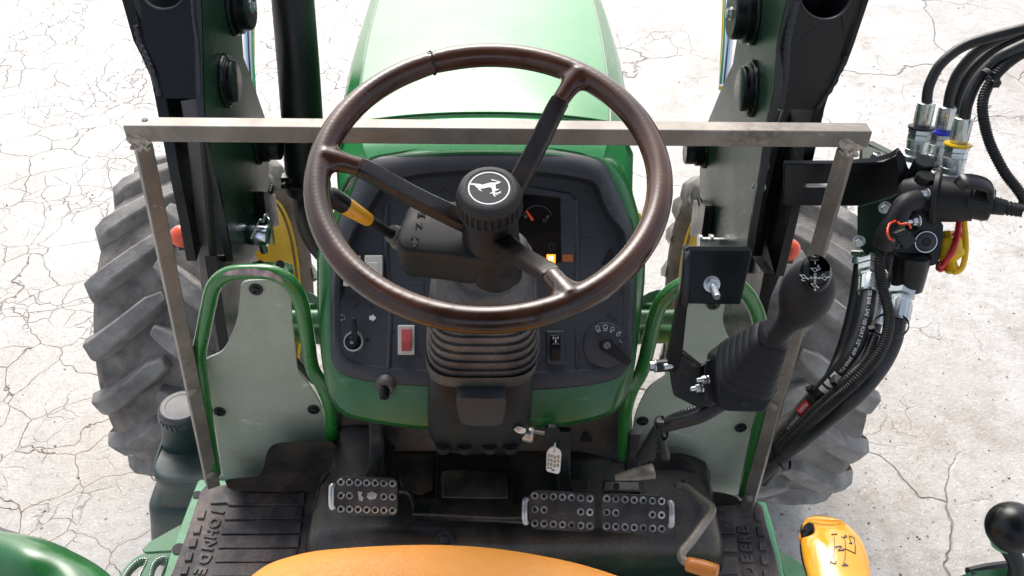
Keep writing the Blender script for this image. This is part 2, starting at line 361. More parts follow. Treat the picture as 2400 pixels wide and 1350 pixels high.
# loose grit lying on the yard
gm = MB(); rg_ = random.Random(3)
for k in range(2600):
    px, py = rg_.uniform(0, 2400), 1350 * rg_.random() ** .8
    if px < 1500 and rg_.random() < .7: continue
    c = AZ(px, py, 0); r_ = rg_.choice((.002, .003, .003, .004, .006)) * rg_.uniform(.7, 1.2)
    if px > 700 and px < 1600 and py > 200: continue
    a = rg_.uniform(0, 6.28); q = [c + V((math.cos(a + t * 1.26) * r_ * rg_.uniform(.6, 1.2), math.sin(a + t * 1.26) * r_ * rg_.uniform(.6, 1.2), -.0005)) for t in range(5)]
    gm.add(q + [c + V((r_ * rg_.uniform(-.2, .2), r_ * rg_.uniform(-.2, .2), r_ * rg_.uniform(.5, .9)))], [[0, 1, 5], [1, 2, 5], [2, 3, 5], [3, 4, 5], [4, 0, 5]], rg_.choice((0, 0, 1, 2)))
M['grit1'] = mat('pale_grit', (.5, .48, .46), .8); M['grit2'] = mat('grey_grit', (.22, .2, .185), .8); M['grit3'] = mat('brown_grit', (.2, .15, .115), .8)
tag(gm.build('loose_grit', [M['grit1'], M['grit2'], M['grit3']], smooth=False, merge=False), 'loose grit scattered over the concrete yard', 'grit', kind='stuff')
# ============================================================ TRACTOR
T = tag(empty('tractor', (-.045, 1.0, 0)), 'worn green tractor with brown steering wheel, black dashboard and orange seat', 'tractor')
# ---- hood and cowl: cross stations along the bonnet
ST = [(354, 1.395, 862, 1412, 797, 1478), (318, 1.405, 850, 1422, 795, 1482), (264, 1.413, 846, 1426, 792, 1478), (200, 1.416, 848, 1424, 796, 1474),
      (100, 1.412, 860, 1412, 814, 1462), (0, 1.398, 884, 1392, 842, 1436), (-110, 1.37, 915, 1358, 880, 1396), (-210, 1.3, 945, 1330, 930, 1345), (-250, 1.1, 950, 1325, 940, 1335)]
def hood_ring(py, z, xl, xr, ol, orr):
    y = AZ(1137, py, z).y; xc = xat(1137, y, z); r = []
    a, b = xat(xl, y, z - .016), xat(xr, y, z - .016); A, B = xat(ol, y, z - .075), xat(orr, y, z - .075)
    top = []
    for k in range(17):
        u = k / 16; x = a + (b - a) * u; top.append(V((x, y, z - .016 * (abs(2 * u - 1)) ** 2.2)))
    lf = [V((A - .012, y, z - .42)), V((A - .012, y, z - .25)), V((A - .004, y, z - .13)), V((A, y, z - .075)), V((A + .35 * (a - A), y, z - .045)), V((a - .004, y, z - .024))]
    rt = [V((b + .004, y, z - .024)), V((B - .35 * (B - b), y, z - .045)), V((B, y, z - .075)), V((B + .004, y, z - .13)), V((B + .012, y, z - .25)), V((B + .012, y, z - .42))]
    return lf + top + rt
def hood(sts, name):
    ks = []
    rings = [hood_ring(*s) for s in sts]; n = len(rings[0])
    cols = [cr([r[i] for r in rings], 5) for i in range(n)]
    rr = [[cols[i][k] for i in range(n)] for k in range(len(cols[0]))]
    m = MB(); m.loft(rr, 0, (False, False), closed=False)
    o = m.build(name, M['hood'], T, sharp=28, weld=1e-6)
    s = o.modifiers.new('thickness', 'SOLIDIFY'); s.thickness = .004; s.offset = -1
    return o
def lerpst(a, b, t): return tuple(x + (y - x) * t for x, y in zip(a, b))
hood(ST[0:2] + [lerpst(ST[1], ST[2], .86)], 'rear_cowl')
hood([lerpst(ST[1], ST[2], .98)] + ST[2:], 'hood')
for ix_, nm_ in ((5, 'l'), (23, 'r')):
    m = MB(); pt_ = cr([hood_ring(*s)[ix_] for s in ([lerpst(ST[1], ST[2], .98)] + ST[2:7])], 6); m.tube([p + V((0, 0, .0005)) for p in pt_], .0035, 8); m.build('hood_crease', M['green'], T)
# dark seam lip between cowl and hood, dark lip at the back of the cowl
m = MB(); s = lerpst(ST[1], ST[2], .92); rg = hood_ring(*s); m.tube([p + V((0, 0, -.003)) for p in rg[5:24]], .0045, 8); m.build('hood_seal', M['green'], T)
m = MB(); rg = hood_ring(*ST[0]); m.tube([p + V((0, -.001, -.002)) for p in rg[3:26]], .0042, 8); m.build('cowl_lip', M['green'], T)
# ---- dashboard
DP = Plane((0, .915, 1.13), (0, -.743, .669))
DO = [(872, 372), (930, 360), (1000, 350), (1130, 344), (1270, 349), (1340, 357), (1398, 372), (1420, 388), (1436, 420), (1452, 455), (1470, 500), (1484, 540), (1489, 600), (1488, 700), (1484, 800), (1478, 845), (1466, 872), (1440, 890), (1390, 903), (1320, 911), (1255, 915), (1125, 917), (990, 906), (920, 902), (850, 893), (805, 880), (785, 862), (776, 835), (774, 760), (774, 680), (777, 600), (790, 530), (806, 490), (825, 448), (845, 405)]
DI = [(905, 432), (950, 416), (1010, 406), (1130, 399), (1240, 402), (1320, 411), (1385, 424), (1400, 436), (1410, 462), (1422, 492), (1440, 520), (1462, 548), (1464, 600), (1462, 700), (1458, 790), (1452, 832), (1436, 852), (1405, 862), (1330, 868), (1255, 872), (1125, 873), (990, 867), (915, 862), (850, 853), (816, 842), (800, 824), (797, 790), (796, 720), (797, 660), (801, 606), (822, 560), (838, 528), (862, 492), (880, 464), (892, 444)]
N_ = 140
def ringp(pts, hfun, sm=4):
    q = resamp(cr([(x, y, 0) for x, y in pts], sm, True), N_); 
    return [DP.P(p.x, p.y, hfun(p.x, p.y)) for p in q], q
def hin(x, y): return -.022 if y < 560 else (-.022 * (1 - (y - 560) / 180) if y < 740 else 0)
def mixp(a, b, t): return [(p[0] + (q[0] - p[0]) * t, p[1] + (q[1] - p[1]) * t) for p, q in zip(a, b)]
m = MB(); rings = []
for pts, hf in ((mixp(DO, [(1130, 640)] * 35, -.002), lambda x, y: -.03), (DO, lambda x, y: -.004), (mixp(DO, DI, .1), lambda x, y: .001), (mixp(DO, DI, .45), lambda x, y: .006 if y < 800 else .003), (mixp(DO, DI, .85), lambda x, y: .007 if y < 620 else .003), (mixp(DO, DI, .97), lambda x, y: .005 if y < 620 else .002), (DI, lambda x, y: .000 if y < 620 else .0005), (mixp(DI, [(1130, 640)] * 35, .035), lambda x, y: hin(x, y) if y < 640 else hin(x, y) - .001)):
    rings.append(ringp(pts, hf)[0])
m.loft(rings, 0, (False, False))
# the face inside the rim, as a grid of rows so that it can be recessed above and flush below
q = resamp(cr([(x, y, 0) for x, y in mixp(DI, [(1130, 640)] * 35, .035)], 4, True), N_)
ctr = (1130, 650)
prev = rings[-1]
for t in (.3, .6, .9, .995):
    r_ = [DP.P(p.x + (ctr[0] - p.x) * t, p.y + (ctr[1] - p.y) * t, hin(p.x, p.y + (ctr[1] - p.y) * t) - .001) for p in q]
    m.loft([prev, r_], 1, (False, False)); prev = r_
dash = m.build('dashboard', [M['dash'], M['dash2']], T, sharp=40)
# raised ribs beside the gauge well and long vertical creases
m = MB()
m.pbox(DP, [(1205, 428), (1338, 452), (1352, 470), (1352, 690), (1340, 690), (1338, 640), (1205, 640)], -.03, -.017, 0)
m.build('instrument_surround', M['dash2'], dash, bev=.003)
m = MB(); m.tube([DP.P(1351, 470, -.019), DP.P(1353, 600, -.018), DP.P(1351, 700, -.006), DP.P(1352, 860, 0)], .0028, 8, sm=4); m.build('moulded_rib', M['dash2'], dash); m = MB(); m.tube([DP.P(905, 480, -.02), DP.P(905, 600, -.018), DP.P(915, 720, -.004), DP.P(910, 862, 0)], .004, 8, sm=4)
m.build('moulded_rib', M['dash2'], dash)
# hidden triangle warning pictogram (black triangle)
m = MB(); m.prism(DP.poly([(1432, 578), (1398, 637), (1452, 637)], -.0155), DP.n * .0006); m.build('blank_triangle', M['recess'], dash)
# instrument display
m = MB(); m.pbox(DP, [(1212, 450), (1315, 462), (1318, 625), (1212, 625)], -.022, -.0162, 0)
disp = m.build('instrument_display', M['glassb'], dash, bev=.0015)
m = MB()
gp = [DP.P(1260 + 34 * math.cos(R(a)), 513 - 31 * math.sin(R(a)), -.0158) for a in range(18, 163, 8)]
gp = [DP.P(1224, 505, -.0158)] + gp[::-1] + [DP.P(1293, 505, -.0158)]
m.strip(gp, .0009, DP.n)
for c in ((1232, 508), (1284, 508)): m.lathe(DP.P(*c, -.0158), DP.n, [(.0022, 0), (.0022, .0005)], 12)
put_text(m, 'o', .011, DP.P(1276, 516, -.0158), (1, 0, 0), DP.n); m.strip([DP.P(1281, 519, -.0157), DP.P(1283, 509, -.0157)], .0007, DP.n)
m.strip([DP.P(1293 + 6 * math.cos(a * .7), 578 - 9 * math.sin(a * .7), -.0158) for a in range(10)], .0004, DP.n)
m.build('gauge_scale', M['dimw'], disp)
m = MB(); m.prism([DP.P(1232, 496, -.0145), DP.P(1236, 494, -.0145), DP.P(1252, 515, -.0145), DP.P(1246, 518, -.0145)], DP.n * .001); m.build('gauge_needle', M['ored'], disp)
m = MB(); m.pbox(DP, [(1281, 596), (1302, 596), (1302, 617), (1281, 617)], -.0162, -.0150, 0); m.build('neutral_light', M['lit'], disp, bev=.0006)
m = MB(); m.pbox(DP, [(1318, 596), (1343, 597), (1343, 617), (1318, 617)], -.0175, -.0165, 0); m.build('lamp_reflection', M['amber'], dash)  # no lamp: glowing plate imitates the N lamp mirrored in the surround
m = MB(); put_text(m, 'N', .0085, DP.P(1291, 606, -.0147), (1, 0, 0), DP.n, bold=.0005); m.build('neutral_letter', M['litc'], disp)
# switches: pale blank plates, red rocker, black rocker
def rocker(name, c, w, h, mats, body, lab=None, bez=True):
    x, y = c; m = MB(); m.pbox(DP, [(x - w, y - h), (x + w, y - h), (x + w, y + h), (x - w, y + h)], -.006, .0035, 0)
    o = m.build(name, mats[0], dash, bev=.0018, seg=3)
    if lab: tag(o, lab)
    if body:
        m = MB(); bw, bh = w * .56, h * .74
        t = [DP.P(x - bw, y - bh, .006), DP.P(x + bw, y - bh, .006), DP.P(x + bw, y + bh * .15, .0125), DP.P(x - bw, y + bh * .15, .0125)]
        b = [DP.P(x - bw, y + bh * .15, .0125), DP.P(x + bw, y + bh * .15, .0125), DP.P(x + bw, y + bh * .62, .010), DP.P(x - bw, y + bh * .62, .010)]
        e = [DP.P(x - bw, y + bh, .004), DP.P(x + bw, y + bh, .004)]
        b0 = [DP.P(x - bw, y - bh, .001), DP.P(x + bw, y - bh, .001), DP.P(x + bw, y + bh, .001), DP.P(x - bw, y + bh, .001)]
        m.add(t + b[2:] + e + b0, [[0, 1, 2, 3], [3, 2, 4, 5], [5, 4, 7, 6], [8, 9, 1, 0], [9, 10, 7, 4, 2, 1], [10, 11, 6, 7], [11, 8, 0, 3, 5, 6]])
        m.build('rocker', mats[1], o, bev=.0012, seg=3)
    return o
rocker('rocker_switch', (952, 797), 20, 35, (M['rockw'], M['rockr']), True, 'faded red rocker switch in a cream bezel')
bk = rocker('rocker_switch', (1302, 815), 21, 40, (M['dash'], M['blackg']), True, 'black rocker switch with four wheel drive mark')
for x, y, w, h in ((875, 640, 21, 42), (824, 635, 20, 36)):
    o = rocker('blank_switch_plate', (x, y), w, h, (M['rockw'],), False, 'cream blank switch plate')
    m = MB(); m.pbox(DP, [(x - w * .5, y - h * .6), (x + w * .6, y - h * .6), (x + w * .6, y + h * .6), (x - w * .5, y + h * .6)], .002, .0048); m.build('raised_panel', M['rockw'], o, bev=.001)
m = MB(); hh = .0098   # axle mark
for yy in (792, 808):
    m.strip([DP.P(1297, yy, hh), DP.P(1308, yy, hh)], .0007, DP.n)
    for xx in (1297, 1308): m.strip([DP.P(xx, yy - 3, hh), DP.P(xx, yy + 3, hh)], .001, DP.n)
m.strip([DP.P(1302.5, 792, hh), DP.P(1302.5, 808, hh)], .0007, DP.n); m.lathe(DP.P(1302.5, 800, hh), DP.n, [(.0014, 0), (.0014, .0005)], 10)
m.build('axle_mark', M['white'], bk)
m = MB(); m.prism(DP.poly([(950, 662), (992, 662), (995, 690), (950, 690)], -.0065), DP.n * .0006); m.build('blank_cutout', M['dash2'], dash, bev=.0003)
# turn signal switch
c = DP.P(830, 800, 0); m = MB(); m.lathe(c, DP.n, [(.0165, -.003), (.0165, .004), (.0145, .008), (.0125, .008), (.0125, .004)], 40, 0)
ts = m.build('turn_signal_switch', M['zinc'], dash)
m = MB(); m.lathe(c, DP.n, [(.0125, 0), (.0122, .012), (.008, .018), (.008, .02), (.002, .02)], 32, 0)
m.prism([DP.P(824, 800, .016), DP.P(825, 745, .022), DP.P(835, 745, .022), DP.P(839, 800, .016)], DP.n * .006)
m.build('lever_knob', M['blackg'], ts, bev=.0012)
m = MB(); m.lathe(c + DP.n * .02, DP.n, [(.0032, 0), (.003, .0012)], 12); m.build('centre_screw', M['steel2'], ts)
m = MB()
for x, y in ((861, 796), (831, 765), (806, 796), (832, 826)): m.lathe(DP.P(x, y, -.001), DP.n, [(.0028, 0), (.0028, .0016)], 12)
m.build('mounting_hole', M['recess'], dash)
def arrow(mb, x, y, s, fill, d):
    P = [(x + d * s, y), (x, y - s), (x, y - s * .55), (x - d * s * .8, y - s * .55), (x - d * s * .8, y + s * .55), (x, y + s * .55), (x, y + s)]
    if fill: mb.prism(DP.poly(P, .0002), DP.n * .0004)
    else: mb.strip(DP.poly(P + [P[0]], .0002), .0005, DP.n)
m = MB(); arrow(m, 801, 744, 9, False, -1); m.build('left_turn_mark', M['greyp'], dash)
m = MB(); arrow(m, 873, 745, 9, True, 1); m.build('right_turn_mark', M['white'], dash)
# lamp switch dial, lever and pictograms
c = DP.P(1420, 808, 0); m = MB(); m.lathe(c, DP.n, [(.0345, -.003), (.0345, .003), (.033, .004), (.002, .0045)], 56)
ls = m.build('light_switch', M['dash2'], dash)
dv = (DP.P(1470, 848, 0) - c); dv.normalize(); pv = DP.n.cross(dv)
m = MB(); pts = []
for a in range(90, 271, 15): pts.append(c + dv * (.0105 * math.cos(R(a))) + pv * (.0105 * math.sin(R(a))))
L_ = .042; pts += [c - pv * .0055 + dv * L_, c - pv * .004 + dv * (L_ + .002), c + pv * .004 + dv * (L_ + .002), c + pv * .0055 + dv * L_]
m.prism([p + DP.n * .005 for p in pts], DP.n * .012); m.build('pointer_lever', M['plas'], ls, bev=.0012)
m = MB(); m.lathe(c + DP.n * .017, DP.n, [(.0055, 0), (.0052, .0012)], 20); m.build('slotted_screw', M['steel'], ls)
m = MB(); m.strip([c + DP.n * .0184 - DP.u * .003 + DP.v * .004, c + DP.n * .0184 + DP.u * .003 - DP.v * .004], .0009, DP.n); m.build('screw_slot', M['recess'], ls)
m = MB()
def lamp(x, y, rot, beams=4, s=1.0, full=True):
    ca, sa = math.cos(R(rot)), math.sin(R(rot))
    T_ = lambda a, b: DP.P(x + (a * ca - b * sa) * s, y + (a * sa + b * ca) * s, .0047)
    m.strip([T_(-4, 3), T_(-4.5, -2), T_(-2, -6), T_(2, -6), T_(4.5, -2), T_(4, 3), T_(-4, 3)] if full else [T_(-3, 0), T_(-3, -4), T_(2, -4), T_(2, 1)], .0006, DP.n)
    for k in range(beams): m.strip([T_(-3.6 + k * 2.4, 5.5), T_(-3.6 + k * 2.4, 9)], .0006, DP.n)
lamp(1401, 770, -22); lamp(1419, 767, 0); lamp(1435, 772, 22, 3, .85); lamp(1449, 783, 215, 3, .8); 
m.strip([DP.P(1453, 796, .0047), DP.P(1453, 801, .0047), DP.P(1458, 802, .0047)], .0005, DP.n); m.prism(DP.poly([(1463, 811), (1472, 805), (1472, 815)], .0006), DP.n * .0004)
m.build('lamp_marks', M['white'], ls)
# push button below the plate
c = DP.P(903, 900, .0); ax = V((0, -.98, .1)); m = MB(); m.lathe(c, ax, [(.016, -.004), (.016, .002), (.0145, .007), (.012, .010), (.009, .010)], 36); pb = m.build('push_button', M['rubber'], dash)
m = MB(); m.lathe(c, (0, -.9, -.25), [(.0075, .0), (.0075, .022), (.006, .024)], 24); m.lathe(c, (0, -.9, -.25), [(.0098, 0), (.0098, .008)], 24); m.build('button_stem', M['blackg'], pb)
# ---- green lower cowl that carries the dashboard
GO = [(800, 470), (768, 540), (745, 588), (743, 640), (744, 720), (752, 830), (764, 900), (782, 950), (812, 976), (900, 995), (1000, 1006), (1125, 1010), (1250, 1004), (1350, 993), (1430, 972), (1462, 940), (1484, 880), (1500, 760), (1512, 640), (1507, 550), (1493, 488), (1470, 420), (1440, 372), (1400, 360), (1270, 352), (1130, 348), (1000, 354), (880, 370), (838, 410), (815, 445)]
def dring(pts, h, n=120, off=V()):
    q = resamp(cr([(x, y, 0) for x, y in pts], 4, True), n); k = max(range(n), key=lambda i: q[i].y + (q[i].x - 1130) * .0001); q = q[k:] + q[:k]
    return [DP.P(p.x, p.y, h) + off for p in q]
DG = mixp([(x, y) for x, y in DO], [(1130, 640)] * 35, -.012)
def orient(pts):
    a = sum(p[0] * q[1] - q[0] * p[1] for p, q in zip(pts, pts[1:] + pts[:1])); return pts if a > 0 else pts[::-1]
m = MB(); r0 = dring(orient(DG), -.003); r00 = dring(orient(mixp(DG, [(1130, 640)] * 35, .03)), -.003)
r1 = dring(orient(mixp(GO, [(1130, 640)] * 30, .02)), -.012); r2 = dring(orient(GO), -.03); 
r3 = [p + V((0, .10, -.02)) for p in r2]; c3 = sum(r2, V()) / len(r2); r4 = [c3 + (p - c3) * .93 + V((0, .22, -.1)) for p in r2]
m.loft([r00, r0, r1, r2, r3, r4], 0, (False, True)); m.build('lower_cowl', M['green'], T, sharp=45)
# yellow stripe lines along both cowl sides
m = MB(); m.tube([DP.P(x, y, -.024) for x, y in ((1499, 500), (1503, 540), (1506, 600))], .002, 6, sm=3); m.tube([DP.P(x, y, -.024) for x, y in ((783, 478), (776, 500), (770, 520))], .002, 6, sm=3); m.build('cowl_stripe', M['yellow'], T)
# ---- steering wheel
WP = Plane(K(1145, 407, 1.035), (0, -math.sin(R(14.8)), math.cos(R(14.8))))
RW = .1972; rt_ = .0152
m = MB(); pts = []; rr = []
gap = math.atan2((WP.P(1017, 155) - WP.o).dot(WP.v), (WP.P(1017, 155) - WP.o).dot(WP.u))
for k in range(181):
    a = gap + .006 + (2 * math.pi - .013) * k / 180; pts.append(WP.L(RW * math.cos(a), RW * math.sin(a))); rr.append(rt_ * (1 if 2 < k < 178 else (.97 if k in (1, 2, 178, 179) else .9)))
m.tube(pts, rr, 22, upv=WP.n)
m.tube([WP.L(RW * math.cos(gap + d), RW * math.sin(gap + d)) for d in (-.03, 0, .03)], rt_ * .72, 14)
ck_ = MB()
cg_ = WP.L(RW * math.cos(gap), RW * math.sin(gap)); cd_ = WP.u * math.cos(gap) + WP.v * math.sin(gap); ct_ = WP.n.cross(cd_)
ck_.tube([cg_ + (cd_ * math.cos(a) + WP.n * math.sin(a)) * (rt_ * .955) + ct_ * .0016 * math.sin(a * 3.1 + 1) for a in [2 * math.pi * k / 40 for k in range(40)]], [.0010 + .0005 * math.sin(k * 1.3) for k in range(40)], 6, closed=True)
hubc = WP.L(0, 0, -.100)
att = []
for px, py in ((768, 374), (1342, 193), (1350, 722)):
    p = WP.P(px, py) - WP.o; a = math.atan2(p.dot(WP.v), p.dot(WP.u)); att.append(a)
SPK = []
for i, a in enumerate(att):
    d = WP.u * math.cos(a) + WP.v * math.sin(a); t = WP.u * -math.sin(a) + WP.v * math.cos(a)
    p0 = WP.o + d * RW; hubr = hubc + d * .024; 
    dist = [0, .12, .24, .36]; P_ = [p0 - d * .004, p0 - d * .016 - WP.n * .001, p0 - d * .03 - WP.n * .004, p0 - d * .046 - WP.n * .009]
    m.tube(P_, [.0165, .0138, .0118, .0110], 18, sm=3, upv=WP.n)
    for sgn in (1, -1): m.tube([WP.o + (WP.u * math.cos(a + sgn * .13) + WP.v * math.sin(a + sgn * .13)) * (RW - .001), WP.o + (WP.u * math.cos(a + sgn * .06) + WP.v * math.sin(a + sgn * .06)) * (RW - .009), p0 - d * .019 + t * sgn * .005, p0 - d * .034 - WP.n * .004 + t * sgn * .001], [.0118, .0105, .0092, .0085], 14, sm=4)
    SPK.append((d, t, P_[-1], hubr))
sw = m.build('steering_wheel', M['rim'], T, sharp=180, merge=False)
rm_ = sw.modifiers.new('fuse', 'REMESH'); rm_.mode = 'VOXEL'; rm_.voxel_size = .0015; rm_.use_smooth_shade = True
sm_ = sw.modifiers.new('soften', 'SMOOTH'); sm_.factor = .5; sm_.iterations = 22
ck_.build('rim_crack', M['recess'], sw)
for d, t, p1, p2 in SPK:
    m = MB(); mid = p1.lerp(p2, .5) + WP.n * -.004
    m.tube([p1 + d * .002, p1.lerp(p2, .1), mid, p2], [.0098, .0102, .0106, .0118], 28, sm=4, upv=WP.n, sq=(.78, 1.1, 7)); m.build('spoke', M['spoke'], sw, sharp=30)
m = MB(); m.lathe(WP.L(0, 0, -.146), WP.n, [(.0375, 0), (.0365, .02), (.0350, .055), (.0345, .082), (.0345, .086)], 48); m.build('hub', M['plas'], sw)
m = MB(); c = WP.L(0, 0, -.060); n = 30
def knurl(rb, h, cut): return [c + WP.n * h + (WP.u * math.cos(2 * math.pi * k / (n * 4)) + WP.v * math.sin(2 * math.pi * k / (n * 4))) * (rb - (cut if k % 4 in (0, 1) else 0)) for k in range(n * 4)]
m.loft([knurl(.0405, 0, 0), knurl(.0405, .002, 0), knurl(.0403, .0035, .0028), knurl(.0398, .020, .0028), knurl(.0392, .0215, 0), knurl(.0385, .024, 0), knurl(.0365, .03, 0), knurl(.033, .0335, 0), knurl(.0278, .0345, 0), knurl(.0274, .0335, 0)])
hc = m.build('hub_cap', M['cap'], sw, sharp=40)
m = MB(); m.lathe(c + WP.n * .033, WP.n, [(.0273, 0), (.0273, .0008)], 48); em = m.build('emblem', M['embl'], hc)
m = MB(); e0 = c + WP.n * .0339
cz = [WP.L(0, 0)]
ring = lambda r, h, n=64: [e0 + WP.n * h + (WP.u * math.cos(2 * math.pi * k / n) + WP.v * math.sin(2 * math.pi * k / n)) * r for k in range(n)]
m.prism(ring(.0248, 0), WP.n * .0004, holes=[ring(.0232, 0)])
ZX = [(325, 370), (365, 405), (430, 410), (470, 455), (510, 480), (495, 495), (520, 510), (575, 540), (560, 515), (530, 485), (600, 475), (680, 455), (720, 455), (745, 490), (755, 540), (700, 575), (722, 577), (755, 565), (765, 600), (790, 630), (825, 640), (800, 610), (790, 585), (830, 600), (880, 605), (845, 590), (830, 575), (870, 570), (920, 572), (890, 558), (912, 520), (865, 550), (830, 560), (790, 560), (800, 530), (850, 508), (878, 490), (840, 485), (815, 490), (810, 440), (808, 400), (860, 380), (908, 352), (870, 338), (800, 312), (730, 295), (722, 302), (750, 322), (820, 335), (855, 352), (800, 360), (720, 362), (650, 380), (570, 405), (530, 390), (460, 382), (380, 378)]
m.prism([e0 + WP.u * ((x - 692) / 372 * .0248) + WP.v * ((468 - y) / 318 * .0248) for x, y in ZX], WP.n * .0004)
m.build('emblem_mark', M['white'], em, smooth=False)
# ---- steering column, shuttle housing, boot and cover
m = MB(); m.lathe(WP.L(0, 0, -.25), WP.n, [(.040, 0), (.041, .05), (.039, .10), (.0375, .118)], 40)
col = m.build('steering_column', M['plas'], T)
SP = Plane(WP.L(0, 0, -.122), WP.n)
top = [(958, 482), (1000, 474), (1080, 470), (1150, 480), (1206, 512), (1216, 560), (1205, 596), (1165, 612), (1100, 606), (1040, 597), (985, 591), (940, 585), (927, 566), (932, 540), (945, 505)]
m = MB(); tp = resamp(cr(SP.poly(top), 5, True), 70); cc = sum(tp, V()) / 70
def sc(ps, s, h): return [cc + (p - cc) * s + SP.n * h for p in ps]
m.loft([sc(tp, .9, -.062), sc(tp, .955, -.060), sc(tp, .985, -.052), sc(tp, 1.0, -.035), sc(tp, 1.0, -.012), sc(tp, .985, -.004), sc(tp, .955, -.0005), sc(tp, .9, .0005)])
m2 = MB(); m2.lathe(K(1131, 652, 1.20) + V((0, .03, -.03)), (0, -.2, 1), [(.046, 0), (.0475, .02), (.047, .07)], 36); m2.build('column_drum', M['black'], col)
sh = m.build('shuttle_housing', M['plas'], col, sharp=50)
m = MB(); hN = .0009
put_text(m, 'N', .0125, SP.P(981, 529, hN), V((.93, .3, 0)) if False else SP.u * 1 + SP.v * .05, SP.n, ext=.0006, bold=.0002)
def tractor_mark(x, y, up):
    T_ = lambda a, b: SP.P(x + a + b * -.12, y + b * up, hN)
    for a in (-7, 7): m.strip([T_(a, 3), T_(a, 11)], .0022, SP.n, .0012)
    for a in (-4, 4): m.strip([T_(a, -9), T_(a, -4)], .0014, SP.n, .0012)
    m.strip([T_(-7, 7), T_(7, 7)], .0014, SP.n, .0012); m.strip([T_(0, 8), T_(0, -8)], .003, SP.n, .0012); m.strip([T_(-4, -6), T_(4, -6)], .001, SP.n, .0012)
tractor_mark(988, 497, 1); tractor_mark(972, 563, -1)
m.prism(SP.poly([(966, 573), (971, 581), (978, 573), (972, 575)], hN), SP.n * .001)
m.build('raised_marks', M['blackg'], sh)
# bellows boot: superellipse rings standing on the dashboard
def sring(px, py, hw, y, dep, e=3.5, n=56, tilt=.22):
    c = AY(px, py, y); d = (c - CAM).dot(FW); hx = hw / F * d; cen = c + V((0, dep, dep * tilt)); out = []
    for k in range(n):
        a = 2 * math.pi * k / n; cs, sn = math.cos(a), math.sin(a); q = (abs(cs) ** e + abs(sn) ** e) ** (1 / e)
        out.append(cen + V((cs / q * hx, sn / q * dep, sn / q * dep * tilt)))
    return out
m = MB(); rs = [sring(1140, 640, 66, .866, .038, 2.2), sring(1140, 672, 70, .868, .042, 2.2), sring(1139, 690, 74, .866, .044, 2.3), sring(1139, 697, 80, .862, .05, 2.3), sring(1138, 706, 82, .861, .052, 2.4), sring(1137, 712, 100, .862, .065, 2.8), sring(1136, 735, 112, .857, .072, 3.2), sring(1134, 760, 120, .852, .075, 3.6)]
yy = 770; k = 0
while yy < 880:
    f = (yy - 770) / 110; hw = 122 + 10 * f
    for q_ in range(6): w_ = max(math.sin(math.pi * q_ / 5), 0) ** .35; rs.append(sring(1130.5, yy + q_ * 3.6, hw + 6 * w_, .850 - .01 * f - .0042 * w_, .077 + .003 * w_, 4))
    yy += 19.6
rs += [sring(1128, 886, 136, .832, .08, 4.5), sring(1128, 903, 135, .830, .08, 4.5), sring(1126, 910, 128, .84, .075, 5)]
m.loft(rs, 0, (True, True)); m.build('column_boot', M['rubber'], col, sharp=60)
m = MB(); rs = [sring(1126, 885, 118, .845, .07, 6), sring(1126, 905, 126, .838, .075, 6), sring(1125, 950, 126, .838, .075, 6), sring(1122, 1010, 124, .840, .075, 6), sring(1121, 1045, 121, .842, .074, 6), sring(1120, 1060, 112, .852, .07, 5), sring(1120, 1064, 95, .865, .06, 5)]
m.loft(rs, 0, (True, True))
cov = m.build('column_cover', M['plas'], col, sharp=50)
m = MB()
for x in (1040, 1090, 1148, 1196): m.lathe(AY(x, 1048, .848), (0, .1, -1), [(.013, -.012), (.0125, .002), (.009, .005), (.003, .006)], 18)
m.build('cover_rib', M['plas'], cov)
m = MB(); y0 = .834
lp = [(1071, 936), (1100, 933), (1140, 935), (1178, 934), (1186, 942), (1183, 965), (1177, 990), (1165, 996), (1130, 999), (1092, 995), (1080, 988), (1072, 960)]
m.prism(resamp(cr([AY(x, y, .812) for x, y in lp], 4, True), 48), V((0, .03, 0))); m.build('tilt_latch', M['dash'], cov, bev=.005, seg=4)
m = MB(); m.prism([AY(x, y, .836) for x, y in ((1115, 902), (1131, 902), (1131, 940), (1115, 940))], V((0, -.002, 0))); m.build('slot', M['recess'], cov)
m = MB(); m.prism([AY(x, y, .831) for x, y in ((1121, 914), (1127, 914), (1127, 940), (1121, 940))], V((0, -.004, 0))); m.build('slot_pin', M['brass'], cov)
m = MB(); m.prism([AY(x, y, .8385) for x, y in ((1205, 1005), (1213, 999), (1222, 1001), (1233, 1005), (1231, 1012), (1222, 1014), (1213, 1012))], V((0, -.002, 0)), mi=0)
m.strip([AY(1216 + 5 * math.cos(t), 1006 + 5 * math.sin(t), .836) for t in [x * .6 for x in range(2, 9)]], .0005, (0, -1, 0), mi=1); put_text(m, 'STOP', .0028, AY(1216, 1006, .836), (1, 0, 0), (0, -1, .2), mi=1)
m.build('torn_sticker', [M['white'], M['red']], cov)
c = AY(1238, 1017, .858); m = MB(); m.lathe(c, (1, -.25, 0), [(.012, -.01), (.013, 0), (.013, .006), (.011, .009), (.005, .009)], 24); m.bolt(c, (1, -.25, 0), .0125, .008, washer=False); m.build('ignition_lock', M['brassy'], cov)
